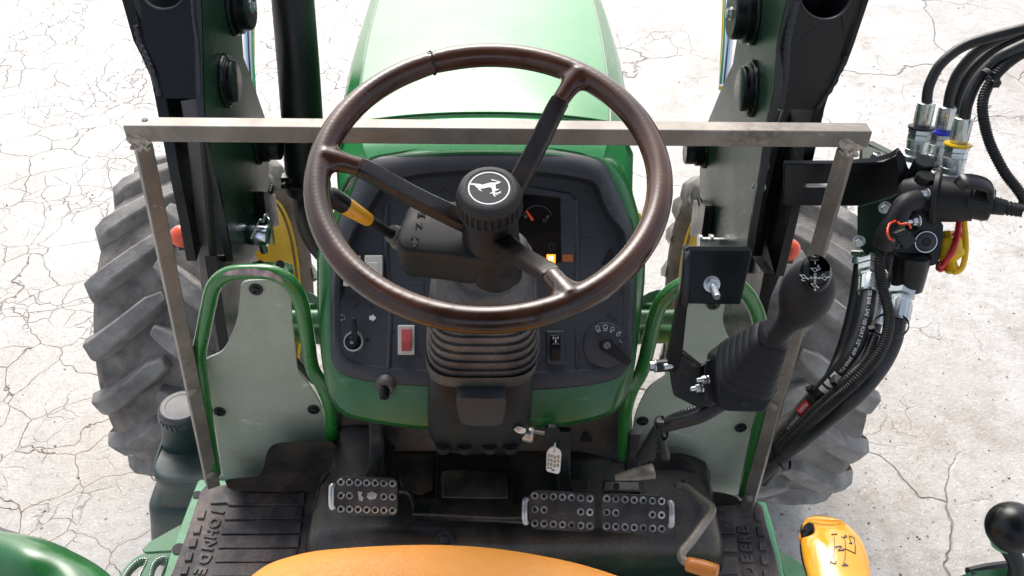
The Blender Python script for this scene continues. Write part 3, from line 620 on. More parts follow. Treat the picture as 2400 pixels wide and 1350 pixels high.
# shuttle lever
m = MB(); d0 = .985
pA, pB, pC = AY(926, 551, .93), AY(858, 512, .905), AY(772, 458, .88)
m.tube([pA, pA.lerp(pB, .35) - V((0, 0, .002)), pA.lerp(pB, .7), pB], [.0072, .0068, .0064, .0062], 16, sm=4)
lev = m.build('shuttle_lever', M['plas'], T)
m = MB(); dr = (pA - pB).normalized(); m.lathe(pA - dr * .004, dr, [(.0115, -.004), (.013, 0), (.013, .006), (.0115, .008), (.015, .010), (.017, .016)], 24); m.build('collar', M['rubber'], lev)
m = MB(); dk = (pC - pB).normalized(); pm = pB.lerp(pC, .0) - dk * .006; L2 = (pC - pB).length
pe = pm + dk * L2 * .70; m.tube([pm, pm + dk * .002, pm.lerp(pe, .5), pe], [.0078, .0088, .0104, .0118], 28); kn = m.build('lever_knob', M['yknob'], lev)
m = MB(); m.tube([pe, pe.lerp(pC, .5), pC - dk * .004, pC + dk * .002, pC + dk * .004], [.0119, .0122, .0122, .010, .005], 28); m.build('knob_cap', M['blackg'], kn)
# ---- exhaust pipe
m = MB()
def cylpx(mb, pts, n=32, mi=0, **kw):   # pts: (px left, px right, py, world y)
    P_, r_ = [], []
    for a, b, py, y in pts:
        c = AY((a + b) / 2, py, y); P_.append(c); r_.append((b - a) / 2 / F * (c - CAM).dot(FW))
    mb.tube(P_, r_, n, mi, **kw); return P_
cylpx(m, [(628, 727, -80, 1.66), (637, 736, 0, 1.645), (650, 748, 150, 1.61), (661, 757, 290, 1.58), (668, 764, 395, 1.555), (674, 764, 405, 1.552), (676, 762, 412, 1.55), (690, 760, 450, 1.54)])
ex = m.build('exhaust_pipe', M['black'], T, sharp=60)
m = MB(); P_ = [AY(726, 440, 1.54), AY(728, 490, 1.53), AY(740, 540, 1.52), AY(775, 590, 1.5), AY(830, 620, 1.48)]; m.tube(P_, [.036, .036, .035, .034, .032], 24, sm=5); m.build('exhaust_elbow', M['black'], ex)
m = MB(); m.lathe(AY(721, 430, 1.545), V((0, 0, 1)), [(.046, -.012), (.048, -.01), (.048, .012), (.044, .014)], 32); m.box(AY(682, 424, 1.53), (.018, 0, 0), (0, .01, 0), (0, 0, .014)); m.lathe(AY(672, 424, 1.53), (0, -1, .2), [(.006, 0), (.006, .03)], 12); m.build('exhaust_clamp', M['black'], ex, bev=.002)
# ---- front wheels: tyre with chevron lugs, yellow wheel inside
def tyre(xc, side, name, lab):
    C_ = V((xc, 1.775 if side < 0 else 1.70, .446)); m = MB()
    prof = [(-.128, .325), (-.14, .332), (-.154, .345), (-.158, .36), (-.150, .385), (-.128, .402), (-.07, .412), (0, .414), (.07, .412), (.128, .402), (.150, .385), (.158, .36), (.154, .345), (.14, .332), (.128, .325), (.1, .32), (-.1, .32)]
    prof = [(x * 1.13, r) for x, r in prof]; n = 96; rings = [[C_ + V((x, r * math.sin(2 * math.pi * k / n), r * math.cos(2 * math.pi * k / n))) for k in range(n)] for x, r in prof]; rings.append(rings[0])
    m.loft(rings, 0, (False, False))
    NL = 18
    def S(x, th, r): return C_ + V((x, -math.sin(th) * r, math.cos(th) * r))   # th measured from the top, towards the rear
    for sg in (-1, 1):
        for k in range(NL):
            t0 = 2 * math.pi * (k + (.5 if sg > 0 else 0)) / NL
            st = [(-.012, 0, .444, .6), (.02, .05, .446, 1), (.06, .125, .445, 1), (.105, .21, .441, 1.05), (.14, .27, .432, 1.1), (.163, .30, .412, 1.05), (.168, .315, .375, .8)]
            rings = []
            for j, (x, dt, rt, wk) in enumerate(st):
                dt = dt * 1.05; rb = rt - .045 if j < 5 else rt - .03
                jit = 1 + random.uniform(-.04, .04); wb, wt = .029 * wk * jit, .0175 * wk * jit
                # across the bar: mostly circumferential
                ex_ = .45 * (1 if j < 6 else .2)
                def q(s, hw, r): return S(sg * 1.08 * (x - s * hw * ex_), t0 + dt + s * hw / .43, r)
                rings.append([q(-1, wb, rb), q(-1, wt, rt), q(1, wt, rt - .002), q(1, wb * 1.15, rb)])
            m.loft(rings, 1, (True, True), closed=True)
    w_ = MB(); pr = [(.326, -.13), (.332, -.12), (.320, -.105), (.300, -.085), (.295, .05), (.26, .07), (.17, .06), (.11, .065), (.1, .09), (.06, .092), (.055, .11), (.0, .112)]
    s_ = -side
    w_.lathe(C_, (-s_, 0, 0), [(r, h * 1.13) for r, h in pr], 64, cap=(False, False)); w_.lathe(C_, (s_, 0, 0), [(.326, -.13), (.332, -.12), (.32, -.105), (.300, -.085)], 64, cap=(False, False))
    wh = w_.build(name, M['yellow'], T, sharp=40); tag(wh, lab)
    md = wh.modifiers.new('thickness', 'SOLIDIFY'); md.thickness = .006
    m.build('tyre', [M['tyre'], M['lug']], wh, bev=.0042, seg=2, sharp=50, bang=32, weld=1e-6)
tyre(-.80, -1, 'front_wheel', 'yellow wheel with dusty lugged tyre, left of the bonnet')
tyre(.645, 1, 'front_wheel', 'yellow wheel with dusty lugged tyre, right of the bonnet')
# ---- front axle and support castings seen between tyres and cowl
m = MB()
zc_ = AY(720, 743, 1.6).z; m.tube([V((-.66, 1.6, zc_)), V((.54, 1.6, zc_))], .019, 20)
for sx in (-1, 1):
    q_ = lambda x, y, w_: AY(1130 + (x - 1130) * -sx * (.97 if sx > 0 else 1), y, w_)
    m.tube([q_(640, 770, 1.64), q_(700, 778, 1.62), q_(760, 780, 1.6)], .024, 20, sq=(1, 1.2, 3))
    m.prism([q_(672, 682, 1.66), q_(700, 676, 1.66), q_(728, 684, 1.65), q_(746, 694, 1.64), q_(752, 714, 1.63), q_(690, 712, 1.62), q_(668, 704, 1.64)], V((0, .0, -.025)))
m.build('front_support', M['green2'], T, bev=.005)
m = MB()
for a, b in (((590, 613), (672, 615)),):
    p = [K(a[0], a[1], 1.72), K(b[0], a[1] + 1, 1.72), K(b[0] + 8, a[1] + 16, 1.70), K(b[0] + 2, a[1] + 34, 1.68), K(a[0] - 6, a[1] + 34, 1.68)]
    m.prism(p, V((0, .03, -.03)), holes=[[K(a[0] + 18 + 7 * math.cos(t), a[1] + 11 + 5 * math.sin(t), 1.705) for t in [i * .7 for i in range(9)]], ] if False else ())
m.build('support_bracket', M['green2'], T, bev=.004)
m = MB(); 
for x in (611, 658): m.lathe(K(x, 620, 1.70), (0, -.7, .7), [(.008, 0), (.008, .006)], 16)
m.build('bracket_bolt', M['black'], T)
# inner dark engine frame between cowl and axle so that nothing reads as hollow
m = MB(); m.box((-.045, 1.55, .8), (.16, 0, 0), (0, .5, 0), (0, 0, .3)); m.build('engine_block', M['black'], T, bev=.02)
# ---- orange marker lamps behind the loader masts
for px, lab in ((424, 'left orange marker lamp'), (1850, 'right orange marker lamp')):
    m = MB(); c = K(px, 552 if px < 1000 else 584, 1.78); m.lathe(c, (0, -.6, .8), [(.021, -.016), (.023, -.006), (.021, .005), (.015, .011), (.006, .014)], 28); o = m.build('marker_lamp', M['ored'], T); tag(o, lab); m = MB(); m.box(c + V((0, .02, -.03)), (.02, 0, 0), (0, .006, 0), (0, 0, .02)); m.tube([c + V((0, .02, -.03)), c + V((.02 if px < 1000 else -.02, .05, -.1)), V((c.x * .72, c.y + .05, .55))], .008, 10); m.build('lamp_bracket', M['black'], o)
# ---- platform
ZF = .75
m = MB(); pl = [AZ(x, y, ZF) for x, y in ((462, 1128), (470, 1122), (1795, 1175), (1812, 1230), (1850, 1400), (1900, 1600), (330, 1600), (375, 1380), (400, 1290))]
m.prism(pl, V((0, 0, -.035))); m.build('platform', M['lgreen'], T, bev=.004)
m = MB()
for x, y, r_ in ((418, 1287, .011), (462, 1160, .008)): m.lathe(AZ(x, y, ZF) + V((0, 0, -.001)), (0, 0, 1), [(r_, 0), (r_, .003)], 18)
m.build('platform_hole', M['recess'], T)
# step on the left below the platform
m = MB(); zs = .62
A = [AZ(x, y, zs) for x, y in ((262, 1390), (285, 1340), (315, 1308), (350, 1294), (420, 1290), (420, 1420), (262, 1420))]
H1 = [AZ(x, y, zs) for x, y in ((285, 1400), (292, 1350), (318, 1318), (345, 1312), (328, 1350), (318, 1400))]
H2 = [AZ(x, y, zs) for x, y in ((342, 1400), (352, 1350), (362, 1318), (385, 1306), (392, 1318), (378, 1350), (368, 1400))]
m.prism(cr(A, 3, True), V((0, 0, -.02)), holes=[cr(H1, 3, True), cr(H2, 3, True)])
sp = m.build('step', M['green2'], T, bev=.001)
m = MB()
for H in (H1, H2):
    for p in resamp(cr(H, 3, True), 46): m.lathe(p + V((0, 0, -.002)), (0, 0, 1), [(.0022, 0), (.001, .006)], 5)
m.build('grip_teeth', M['zinc'], sp)
m = MB(); m.prism([AZ(x, y, .66) for x, y in ((333, 1289), (350, 1270), (425, 1228), (412, 1290), (340, 1294))], V((0, 0, -.008))); m.build('step_gusset', M['green2'], T, bev=.001)
m = MB(); m.prism([AZ(x, y, .66) for x, y in ((1815, 1280), (1900, 1335), (1960, 1370), (1850, 1380))], V((0, 0, -.01))); m.build('rear_bracket', M['green2'], T, bev=.001)
M['pad'] = mat('dusty_pad', (.018, .018, .018), .45, var=.25, vs=8, bump=.4, bs=150, dust=(.13, .10, .075), da=.8, ds=12)
# ---- footwell: toe board and tunnel cover
def gridloft(name, rows, matl, par=T, sm=4, thick=.004, sharp=50, **kw):
    cols = list(zip(*[cr(r_, sm) for r_ in rows])); cols = [cr(c_, sm) for c_ in cols]
    m = MB(); m.loft([list(c_) for c_ in cols], 0, (False, False), closed=False); o = m.build(name, matl, par, sharp=sharp, weld=1e-6)
    s = o.modifiers.new('thickness', 'SOLIDIFY'); s.thickness = thick; return o
def row(z, *xy): return [AZ(x, y, z) for x, y in xy]
XL, XR = -.335, .345
m = MB()
def hp(x, y, z): return V((x, y, z))
def section(x, zt, yf, yb, zb=ZF + .002, r=.035):
    s = [hp(x, yf, zb), hp(x, yf, zt - r)]
    for k in range(1, 5): a = R(22.5 * k); s.append(hp(x, yf + r * (1 - math.cos(a)), zt - r + r * math.sin(a)))
    s += [hp(x, yb, zt), hp(x, yb + .02, zt + .01)]
    return s
xs = [(-.352, .02), (-.350, .06), (-.338, .095), (-.318, .112), (-.29, .12), (-.1, .12), (.0, .12), (.15, .12), (.30, .115), (.325, .105), (.345, .09), (.358, .06), (.36, .02)]
m.loft([section(x, ZF + h, .80 + (.12 - h) * .25, .96) for x, h in xs], 0, (False, False), closed=False)
tun = m.build('tunnel_cover', M['foot'], T, sharp=60, weld=1e-6); s = tun.modifiers.new('thickness', 'SOLIDIFY'); s.thickness = .004
# stepped centre block with two slots
m = MB(); yb = .93
m.prism([AZ(x, y, .885) for x, y in ((965, 1205), (975, 1165), (1022, 1168), (1026, 1115), (1197, 1116), (1200, 1178), (1225, 1182), (1232, 1212), (1180, 1214))], V((0, 0, -.03))); m.build('centre_step', M['foot'], tun, bev=.008, seg=3)
m = MB()
for x in (1023, 1200): m.prism([AZ(x - 4, 1100, .888), AZ(x + 3, 1100, .888), AZ(x + 3, 1172, .888), AZ(x - 4, 1170, .888)], V((0, 0, -.004)))
m.build('slot', M['recess'], tun)
m = MB(); m.prism([AZ(x, y, .8765) for x, y in ((1028, 1060), (1196, 1062), (1197, 1102), (1027, 1102))], V((0, .01, -.02))); m.build('floor_recess', M['recess'], tun)
m = MB(); m.prism([AZ(x, y, .8775) for x, y in ((925, 1058), (1018, 1060), (1018, 1150), (985, 1160), (940, 1152))], V((0, .01, -.02))); m.build('side_pad', M['pad'], tun, bev=.004)
m = MB(); m.prism([AZ(x, y, .8885) for x, y in ((1034, 1104), (1100, 1099), (1190, 1106), (1192, 1168), (1034, 1166))], V((0, .004, -.012))); m.build('floor_slab', M['pad'], tun, bev=.003)
m = MB(); m.tube([AZ(x, y, ZF + .124) for x, y in ((936, 1150), (962, 1158), (976, 1196), (992, 1206), (1100, 1214), (1225, 1222))], .005, 10, sm=5); m.build('moulded_ridge', M['foot'], tun)
# toe board: rises from the tunnel cover to behind the cowl
def trow(y, z, x0=-.32, x1=.33): return [V((x0, y, z)), V((x0 * .6, y + .01, z)), V((-.09, y + .012, z)), V((0, y + .012, z)), V((.09, y + .01, z)), V((.2, y, z)), V((x1, y, z))]
gridloft('toe_board', [trow(.94, .862, -.32, .2), trow(.965, .872, -.32, .2), trow(1.0, .92, -.32, .19), trow(1.04, 1.0, -.30, .18), trow(1.07, 1.08, -.28, .17)], M['foot'])
# raised pad left: black heat shield panel beside the clutch
m = MB(); m.prism([AY(x, y, 1.0 - (y - 1000) * .0009) for x, y in ((792, 1020), (800, 1004), (828, 996), (860, 1003), (882, 1012), (912, 1040), (922, 1052), (925, 1122), (915, 1130), (800, 1130), (784, 1122), (776, 1090))], V((0, .02, -.02))); m.build('side_shield', M['shield'], T, bev=.002, smooth=False)
m = MB(); m.tube([AY(884, 985, .975), AY(888, 1030, .955), AY(908, 1045, .94), AY(914, 1120, .88)], .006, 10, sm=4, sq=(1.6, .6, 4)); m.build('pedal_arm', M['blackg'], T)
m = MB(); m.prism(cr([AY(x, y, .99) for x, y in ((1370, 1015), (1400, 1045), (1425, 1060), (1432, 1110), (1436, 1160), (1360, 1160), (1352, 1080))], 3, True), V((0, .02, -.02))); m.build('side_shield', M['shield'], T, bev=.002, smooth=False)
# kick panels: black mouldings at both sides that rise over the mat
def kick(pts, y, name='kick_panel', zt=None):
    m = MB(); m.prism(resamp(cr([AY(x, q, y) for x, q in pts], 5, True), 60), V((0, .03, -.037))); return m.build(name, M['foot'], T, bev=.007, seg=4)
kick(((530, 1135), (535, 1123), (598, 1118), (618, 1095), (624, 1065), (640, 1042), (680, 1036), (740, 1038), (785, 1040), (790, 1120), (740, 1150), (560, 1150)), .955)
kick(((1475, 1075), (1560, 1066), (1610, 1078), (1632, 1105), (1640, 1140), (1655, 1152), (1715, 1160), (1730, 1180), (1640, 1195), (1560, 1170), (1480, 1130)), .95)
# rear edge round bead along the mat
# plug bolt on the tunnel
c = AZ(1042, 1266, ZF + .121); m = MB(); m.lathe(c, (0, -.2, 1), [(.017, 0), (.015, .003)], 28); m.build('tunnel_plug', M['foot'], tun); m = MB(); m.bolt(c, (0, -.2, 1), .008, .007); m.build('plug_bolt', M['edge'], tun)
M['ringd'] = mat('half_worn_ring', (.3, .31, .32), .4, metal=.6, var=.9, vs=35)
# ---- pedals
def pedal(cx, cy, hw, hh, z, lab, tab, skew=0, marks='badge', nar=False, dim=0):
    P0 = AZ(cx, cy, z); n_ = V((0, -.62, .78)).normalized(); PL = Plane(P0, n_)
    o = [(-1, -.55), (-.88, -.93), (-.7, -1), (.6, -1), (.92, -.96), (1, -.8), (1, .8), (.92, .96), (.6, 1), (-.7, 1), (-.88, .93), (-1, .55)]
    if tab > 0: o = [(-a, b) for a, b in o][::-1]
    pts = [(cx + a * hw, cy + b * hh + a * skew) for a, b in o]
    m = MB(); m.prism(PL.poly(pts), -PL.n * .009); pd = m.build('pedal', M['pedal'], T, bev=.0028, seg=3); tag(pd, lab)
    m = MB()
    for rw, n7 in ((-.70, 1), (0, 0), (.70, 1)):
        for k in range(7):
            if not n7 and k in (2, 3, 4): continue
            a = -.80 + k * .275 * (1 if True else 1)
            if tab > 0: a = -a
            r_ = .0052; c = PL.P(cx + a * hw, cy + rw * hh + a * skew)
            m.lathe(c, PL.n, [(r_ + .0012, -.001), (r_, .003), (r_ - .0006, .0036), (r_ - .0016, .0036), (r_ - .0022, .0015)], 18, cap=(False, False)); m.lathe(c, PL.n, [(r_ - .002, 0), (r_ - .002, .0012)], 14, mi=1)
    m.build('stud_rings', [M['zinc'] if dim < .5 else M['ringd'], M['recess']], pd)
    m = MB(); sx = cx + tab * (hw + 4); m.tube([PL.P(sx, cy - hh * .55, .0), PL.P(sx + tab * 4, cy - hh * .45, .004), PL.P(sx + tab * 4, cy + hh * .5, .004), PL.P(sx, cy + hh * .6, .0)], .0045, 12, sm=4); m.build('edge_guard', M['zinc'] if dim < .5 else M['ringd'], pd)
    m = MB()
    if marks == 'worn':
        for q in (((839, 1152), (850, 1153), (846, 1161), (852, 1166), (849, 1175), (841, 1172)), ((862, 1156), (872, 1152), (884, 1158), (880, 1169), (866, 1171), (860, 1165))): m.prism(PL.poly(q), PL.n * .0006)
        m.build('worn_mark', M['greyp'], pd)
    else:
        for r_ in (.0125, .02):
            cc_ = PL.P(cx, cy, .0003); m.strip([cc_ + PL.u * math.cos(t * .2) * r_ + PL.v * math.sin(t * .2) * r_ * .8 for t in range(32)], .0004, PL.n)
        m.build('badge_ring', M['dash'], pd)
    m = MB(); p = PL.P(cx + 10, cy - hh * .8, -.009); m.tube([p, p + V((0, .05, -.02)), p + V((0, .085, .0)), p + V((0, .10, .04))], .007, 10, sm=4, sq=(1, 1.6, 4)); m.build('pedal_arm', M['black'], pd)
    return PL
pedal(858, 1163, 73, 45, .965, 'black clutch pedal with bright worn stud rings', -1, 2, 'worn')
pedal(1316, 1197, 78, 46, .945, 'black brake pedal next to the centre step', -1, 4, dim=.6)
pedal(1488, 1204, 78, 46, .945, 'black brake pedal nearest the lift lever', 1, 4, dim=.6)
# brake lock bar between the pedals
m = MB(); pa, pb_ = AZ(1441, 1120, .99), AZ(1532, 1104, 1.0); m.tube([pa, pa.lerp(pb_, .5), pb_, pb_ + (pb_ - pa) * .03], [.004, .0095, .0118, .008], 18, sq=(.6, 1.1, 3)); m.build('brake_lock', M['screen' if 0 else 'steel'], T)
m = MB(); m.prism([AZ(x, y, .965) for x, y in ((1414, 1125), (1500, 1127), (1503, 1153), (1412, 1150))], V((0, .006, -.016))); m.prism([AZ(x, y, .96) for x, y in ((1341, 1122), (1382, 1122), (1383, 1152), (1341, 1152))], V((0, .006, -.01))); m.build('brake_bracket', M['foot'], T, bev=.003)
m = MB(); m.lathe(AZ(1445, 1138, .967), (0, -.3, 1), [(.005, 0), (.004, .002)], 12); m.build('bracket_rivet', M['recess'], T)
# bent hand lever with orange grip
m = MB(); pts = [AZ(1590, 1138, .90), AZ(1612, 1146, .91), AZ(1640, 1168, .925), AZ(1664, 1186, .935), AZ(1668, 1200, .94), AZ(1652, 1224, .945), AZ(1620, 1268, .955), AZ(1600, 1292, .96), AZ(1597, 1306, .965), AZ(1606, 1316, .97), AZ(1625, 1324, .975)]
m.tube(pts, .0068, 14, sm=4); hl = m.build('lift_lever', M['steel'], T)
m = MB(); a, b = AZ(1612, 1322, .975), AZ(1682, 1340, .985); m.tube([a - (b - a) * .02, a, a.lerp(b, .5), b - (b - a) * .05, b], [.006, .0105, .0118, .0105, .008], 20, sm=3); tag(m.build('grip', M['orange'], hl), 'worn orange plastic grip')
m = MB(); m.tube([AZ(1584, 1130, .86), AZ(1596, 1165, .84), AZ(1612, 1215, .82), AZ(1618, 1262, .80)], [.014, .02, .022, .02], 20, sm=4, sq=(1, 1, 3)); m.build('lever_boot', M['foot'], T)
# ---- handrails
def rail(px, r_, name, lab):
    m = MB(); P_ = [AY(x, y, yy) for x, y, yy in px]; m.tube(P_, r_, 20, sm=6); o = m.build(name, M['handrail'], T); tag(o, lab); return o
M['handrail'] = mat('handrail_paint', (.012, .17, .024), .28, coat=.7, var=.05, dust=(.3, .22, .2), da=.15, ds=9)
YR = 1.0
rl = rail([(778, 1056, .975), (777, 1010, .985), (774, 955, .99), (756, 905, .995), (732, 862, 1.0), (722, 800, 1.0), (712, 740, 1.0), (702, 700, 1.0), (680, 664, 1.0), (640, 640, 1.0), (585, 636, 1.0), (535, 642, 1.0), (502, 670, 1.0), (488, 720, 1.0), (476, 780, 1.0), (466, 840, 1.0), (474, 910, .99), (486, 1000, .98), (502, 1110, .96)], .0117, 'handrail', 'green handrail hoop left of the dashboard, paint worn off its top')
m = MB(); pp = [AY(x, y, 1.0) for x, y in ((532, 642), (560, 637), (600, 635), (640, 640), (664, 652))]; pp = cr(pp, 6)
# bare patch: shell lying just proud of the tube on its upper rear side
rings = []
for i, p in enumerate(pp):
    t = (pp[min(i + 1, len(pp) - 1)] - pp[max(i - 1, 0)]).normalized(); b = V((0, -1, .55)).normalized(); b = (b - t * b.dot(t)).normalized(); q = t.cross(b); e = math.sin(math.pi * (i + .3) / (len(pp) - .4)); w2 = R(24) * max(e, .12) ** .6 * random.uniform(.82, 1.12); off = R(12 - 18 * i / len(pp)) * (1 if q.z > 0 else -1)
    rings.append([p + (b * math.cos(off + a * w2) + q * math.sin(off + a * w2)) * .0121 for a in (-1, -.5, 0, .5, 1)])
m.loft(rings, 0, (False, False), closed=False); m.build('bare_metal_patch', mat('bare_patch', (.42, .3, .3), .45, metal=.2, var=.3, vs=80), rl)
rail([(1462, 1074, .975), (1462, 1030, .985), (1466, 960, .99), (1482, 910, .995), (1504, 870, 1.0), (1520, 810, 1.0), (1534, 750, 1.0), (1552, 706, 1.0), (1590, 672, 1.0), (1640, 655, 1.0), (1700, 658, 1.0), (1738, 676, 1.0), (1762, 706, 1.0), (1778, 745, 1.0), (1788, 800, 1.0), (1800, 860, 1.0), (1796, 930, .99), (1772, 1030, .98), (1745, 1160, .96)], .0117, 'handrail', 'green handrail hoop right of the dashboard, behind the loader joystick')
# dark gap filler / side step plate behind the rails
# ---- frosted side screens bolted to the rails
def screen(pts, y, scr, lab):
    m = MB(); m.prism(resamp(cr([AY(x, q, y) for x, q in pts], 5, True), 140), V((0, .004, 0))); o = m.build('side_screen', M['screen'], T, bev=.001); tag(o, lab)
    for x, q in scr:
        c = AY(x, q, y - .001); m = MB(); m.lathe(c, (0, -1, .1), [(.0105, 0), (.0105, .002), (.0095, .003)], 22); m.lathe(c, (0, -1, .1), [(.0062, .003), (.006, .006), (.003, .0065), (.0025, .004)], 16); m.build('panel_screw', M['black'], o)
screen(((563, 690), (565, 668), (580, 659), (620, 656), (655, 658), (672, 668), (680, 690), (684, 740), (692, 820), (700, 872), (725, 905), (752, 950), (760, 1000), (762, 1060), (740, 1075), (640, 1075), (620, 1118), (560, 1130), (528, 1124), (512, 1050), (496, 950), (482, 860), (484, 842), (520, 824), (540, 790), (556, 745)), 1.012, ((600, 678), (515, 964), (735, 959)), 'frosted grey-green side screen inside the left handrail')
screen(((1603, 712), (1612, 690), (1650, 686), (1690, 692), (1700, 708), (1694, 745), (1702, 780), (1712, 800), (1745, 850), (1772, 900), (1782, 960), (1770, 1050), (1745, 1140), (1725, 1160), (1645, 1152), (1620, 1110), (1580, 1085), (1478, 1066), (1482, 1010), (1492, 965), (1520, 910), (1560, 880), (1588, 840), (1596, 780)), 1.012, ((1506, 986), (1736, 1002), (1672, 712)), 'frosted grey-green side screen inside the right handrail')
# ---- fluid tank at the left
m = MB()
def rrect(px0, px1, py, y, dep, e=4, n=48, tl=0):
    a, b = AY(px0, py, y), AY(px1, py, y); c = (a + b) / 2 + V((0, dep, 0)); hx = (b.x - a.x) / 2; out = []
    for k in range(n):
        t = 2 * math.pi * k / n; cs, sn = math.cos(t), math.sin(t); q = (abs(cs) ** e + abs(sn) ** e) ** (1 / e); out.append(c + V((cs / q * hx, sn / q * dep, 0)))
    return out
# rings given at front edge: px left, px right, py, y
rs = [rrect(346, 560, 1330, 1.04, .06), rrect(340, 560, 1240, 1.04, .06), rrect(337, 560, 1212, 1.04, .06), rrect(340, 560, 1204, 1.043, .058), rrect(352, 550, 1194, 1.05, .05), rrect(354, 550, 1160, 1.05, .08), rrect(344, 560, 1146, 1.042, .1), rrect(341, 562, 1140, 1.04, .1), rrect(341, 562, 1132, 1.04, .1), rrect(345, 558, 1125, 1.046, .094, 4.5), rrect(352, 548, 1116, 1.054, .088, 4.5), rrect(361, 490, 1077, 1.098, .05, 2.8), rrect(366, 468, 1066, 1.108, .041, 2.1), rrect(368, 460, 1030, 1.114, .036, 2), rrect(369, 458, 1010, 1.114, .035, 2)]
m.loft(rs, 0, (True, True)); tk = m.build('fluid_tank', M['tank'], T, sharp=50); tag(tk, 'dark green plastic tank with black screw cap beside the front tyre')
m = MB(); rs = [rrect(361, 464, 1014, 1.110, .039, 2), rrect(357, 467, 1010, 1.108, .041, 2), rrect(357, 464, 992, 1.108, .041, 2), rrect(360, 461, 987, 1.110, .039, 2)]
def shr_(r_, s_, dz): c0 = sum(r_, V()) / len(r_); return [c0 + (p - c0) * s_ + V((0, 0, dz)) for p in r_]
r4 = rs[-1]; rs += [shr_(r4, .93, .0015), shr_(r4, .72, .0015), shr_(r4, .70, .0008), shr_(r4, .3, .0008)]
m.loft(rs, 0, (True, True))
c_ = sum(rs[1], V()) / 48
for k in range(28):
    a = 2 * math.pi * k / 28; m.box(c_ + V((math.cos(a) * .0412, math.sin(a) * .0412, .006)), (.002 * -math.sin(a), .002 * math.cos(a), 0), (.0015 * math.cos(a), .0015 * math.sin(a), 0), (0, 0, .007))
m.build('screw_cap', M['tank2'], tk, sharp=22)
# ---- rear fenders, bottom corners
m = MB()
rows = [[K(x, y, d) for x, y, d in rw] for rw in (
    ((-120, 1232, .95), (0, 1256, .93), (90, 1272, .92), (170, 1306, .91), (245, 1352, .90), (330, 1440, .89)),
    ((-120, 1238, .925), (0, 1262, .90), (80, 1284, .89), (150, 1318, .885), (215, 1362, .88), (300, 1450, .87)),
    ((-120, 1290, .90), (0, 1315, .88), (60, 1330, .87), (120, 1358, .87), (170, 1400, .86), (240, 1480, .85)),
    ((-120, 1420, .88), (0, 1440, .87), (50, 1450, .87), (100, 1470, .86), (140, 1500, .85), (200, 1560, .85)))]
cols = list(zip(*[cr(r_, 5) for r_ in rows])); cols = [cr(c_, 5) for c_ in cols]
m.loft([list(c_) for c_ in cols], 0, (False, False), closed=False); fo = m.build('rear_fender', M['green'], T, weld=1e-6); tag(fo, 'glossy green rear fender in the lower left corner'); s = fo.modifiers.new('thickness', 'SOLIDIFY'); s.thickness = .005; s.offset = 1
m = MB(); m.tube([K(-60, 1222, .97), K(0, 1249, .96), K(40, 1262, .955), K(90, 1283, .95)], .006, 8, sm=4); m.build('fender_trim', M['black'], fo)
m = MB(); m.prism(cr([K(x, y, .97) for x, y in ((2215, 1372), (2260, 1346), (2300, 1337), (2400, 1327), (2460, 1320), (2460, 1420), (2300, 1430), (2220, 1410))], 4, True), V((0, .01, -.04))); fo = m.build('rear_fender', M['green2'], T, bev=.008, seg=3); tag(fo, 'green rear fender edge in the lower right corner')
m = MB(); m.tube([K(2270, 1342, .975), K(2330, 1330, .98), K(2420, 1322, .985)], .006, 8, sm=4); m.build('fender_trim', M['black'], fo)
# ---- gear lever with yellow knob
m = MB()
kp = [((1908, 1952, 1214), .6), ((1890, 1975, 1222), 1), ((1882, 1998, 1240), 1), ((1880, 2016, 1262), 1), ((1881, 2028, 1290), 1), ((1886, 2035, 1320), 1), ((1894, 2037, 1350), 1), ((1902, 2036, 1390), 1), ((1912, 2030, 1430), 1)]
rings = []
for i, ((a, b, y), k) in enumerate(kp):
    d = .97 - .012 * i + (.02 if i == 0 else 0); c = K((a + b) / 2, y, d + .02); hx = (b - a) / 2 / F * (d + .02); dp = [.012, .02, .025, .027, .028, .028, .028, .027, .025][i]
    rings.append([c + RT * math.cos(t) * hx + V((0, .75, -.66)) * math.sin(t) * dp * 1.0 for t in [2 * math.pi * j / 40 for j in range(40)]])
cols = [cr([r_[j] for r_ in rings], 4) for j in range(40)]
m.loft([[cols[j][k] for j in range(40)] for k in range(len(cols[0]))], 0, (True, True))
gk = m.build('gear_knob', M['yknob'], T, sharp=60)
def on_knob(px, py, lift=0.0):
    # front face of the knob: walk the sight line to the lofted surface
    import mathutils
    return BV_hit(px, py, lift)
from mathutils.bvhtree import BVHTree
def bvh_of(o):
    me = o.data; O = ORG[o]; return BVHTree.FromPolygons([v.co + O for v in me.vertices], [list(p.vertices) for p in me.polygons])
def hitter(o):
    b = bvh_of(o)
    def f(px, py, lift=0):
        r = ray(px, py).normalized(); h = b.ray_cast(CAM, r)
        if h[0] is None: return K(px, py, .95), -r
        n_ = h[1] if h[1].dot(r) < 0 else -h[1]; return h[0] + n_ * lift, n_
    return f
HK = hitter(gk); m = MB()
def kstroke(pts, wd=.0006):
    q = [HK(1860 + x / 9, 1200 + y / 9, .0003) for x, y in pts]
    for (a, na), (b, nb) in zip(q, q[1:]): m.strip([a, b], wd, (na + nb), .0005)
def ktext(s, x, y, sz, xd=(0, -.3, -1)):
    p, n_ = HK(1860 + x / 9, 1200 + y / 9, .0001); put_text(m, s, sz, p, xd, n_)
kstroke([(855, 525), (862, 640), (862, 760), (840, 985)]); kstroke([(870, 740), (912, 762)]); kstroke([(1030, 785), (1100, 785)]); kstroke([(1080, 590), (1088, 700), (1090, 860), (1075, 1040)])
kstroke([(1100, 785), (1200, 830), (1300, 880), (1300, 760), (1268, 545), (1165, 508), (1180, 560), (1200, 620)], .0007)
xr = K(2000, 1300, 1) - K(1900, 1290, 1)
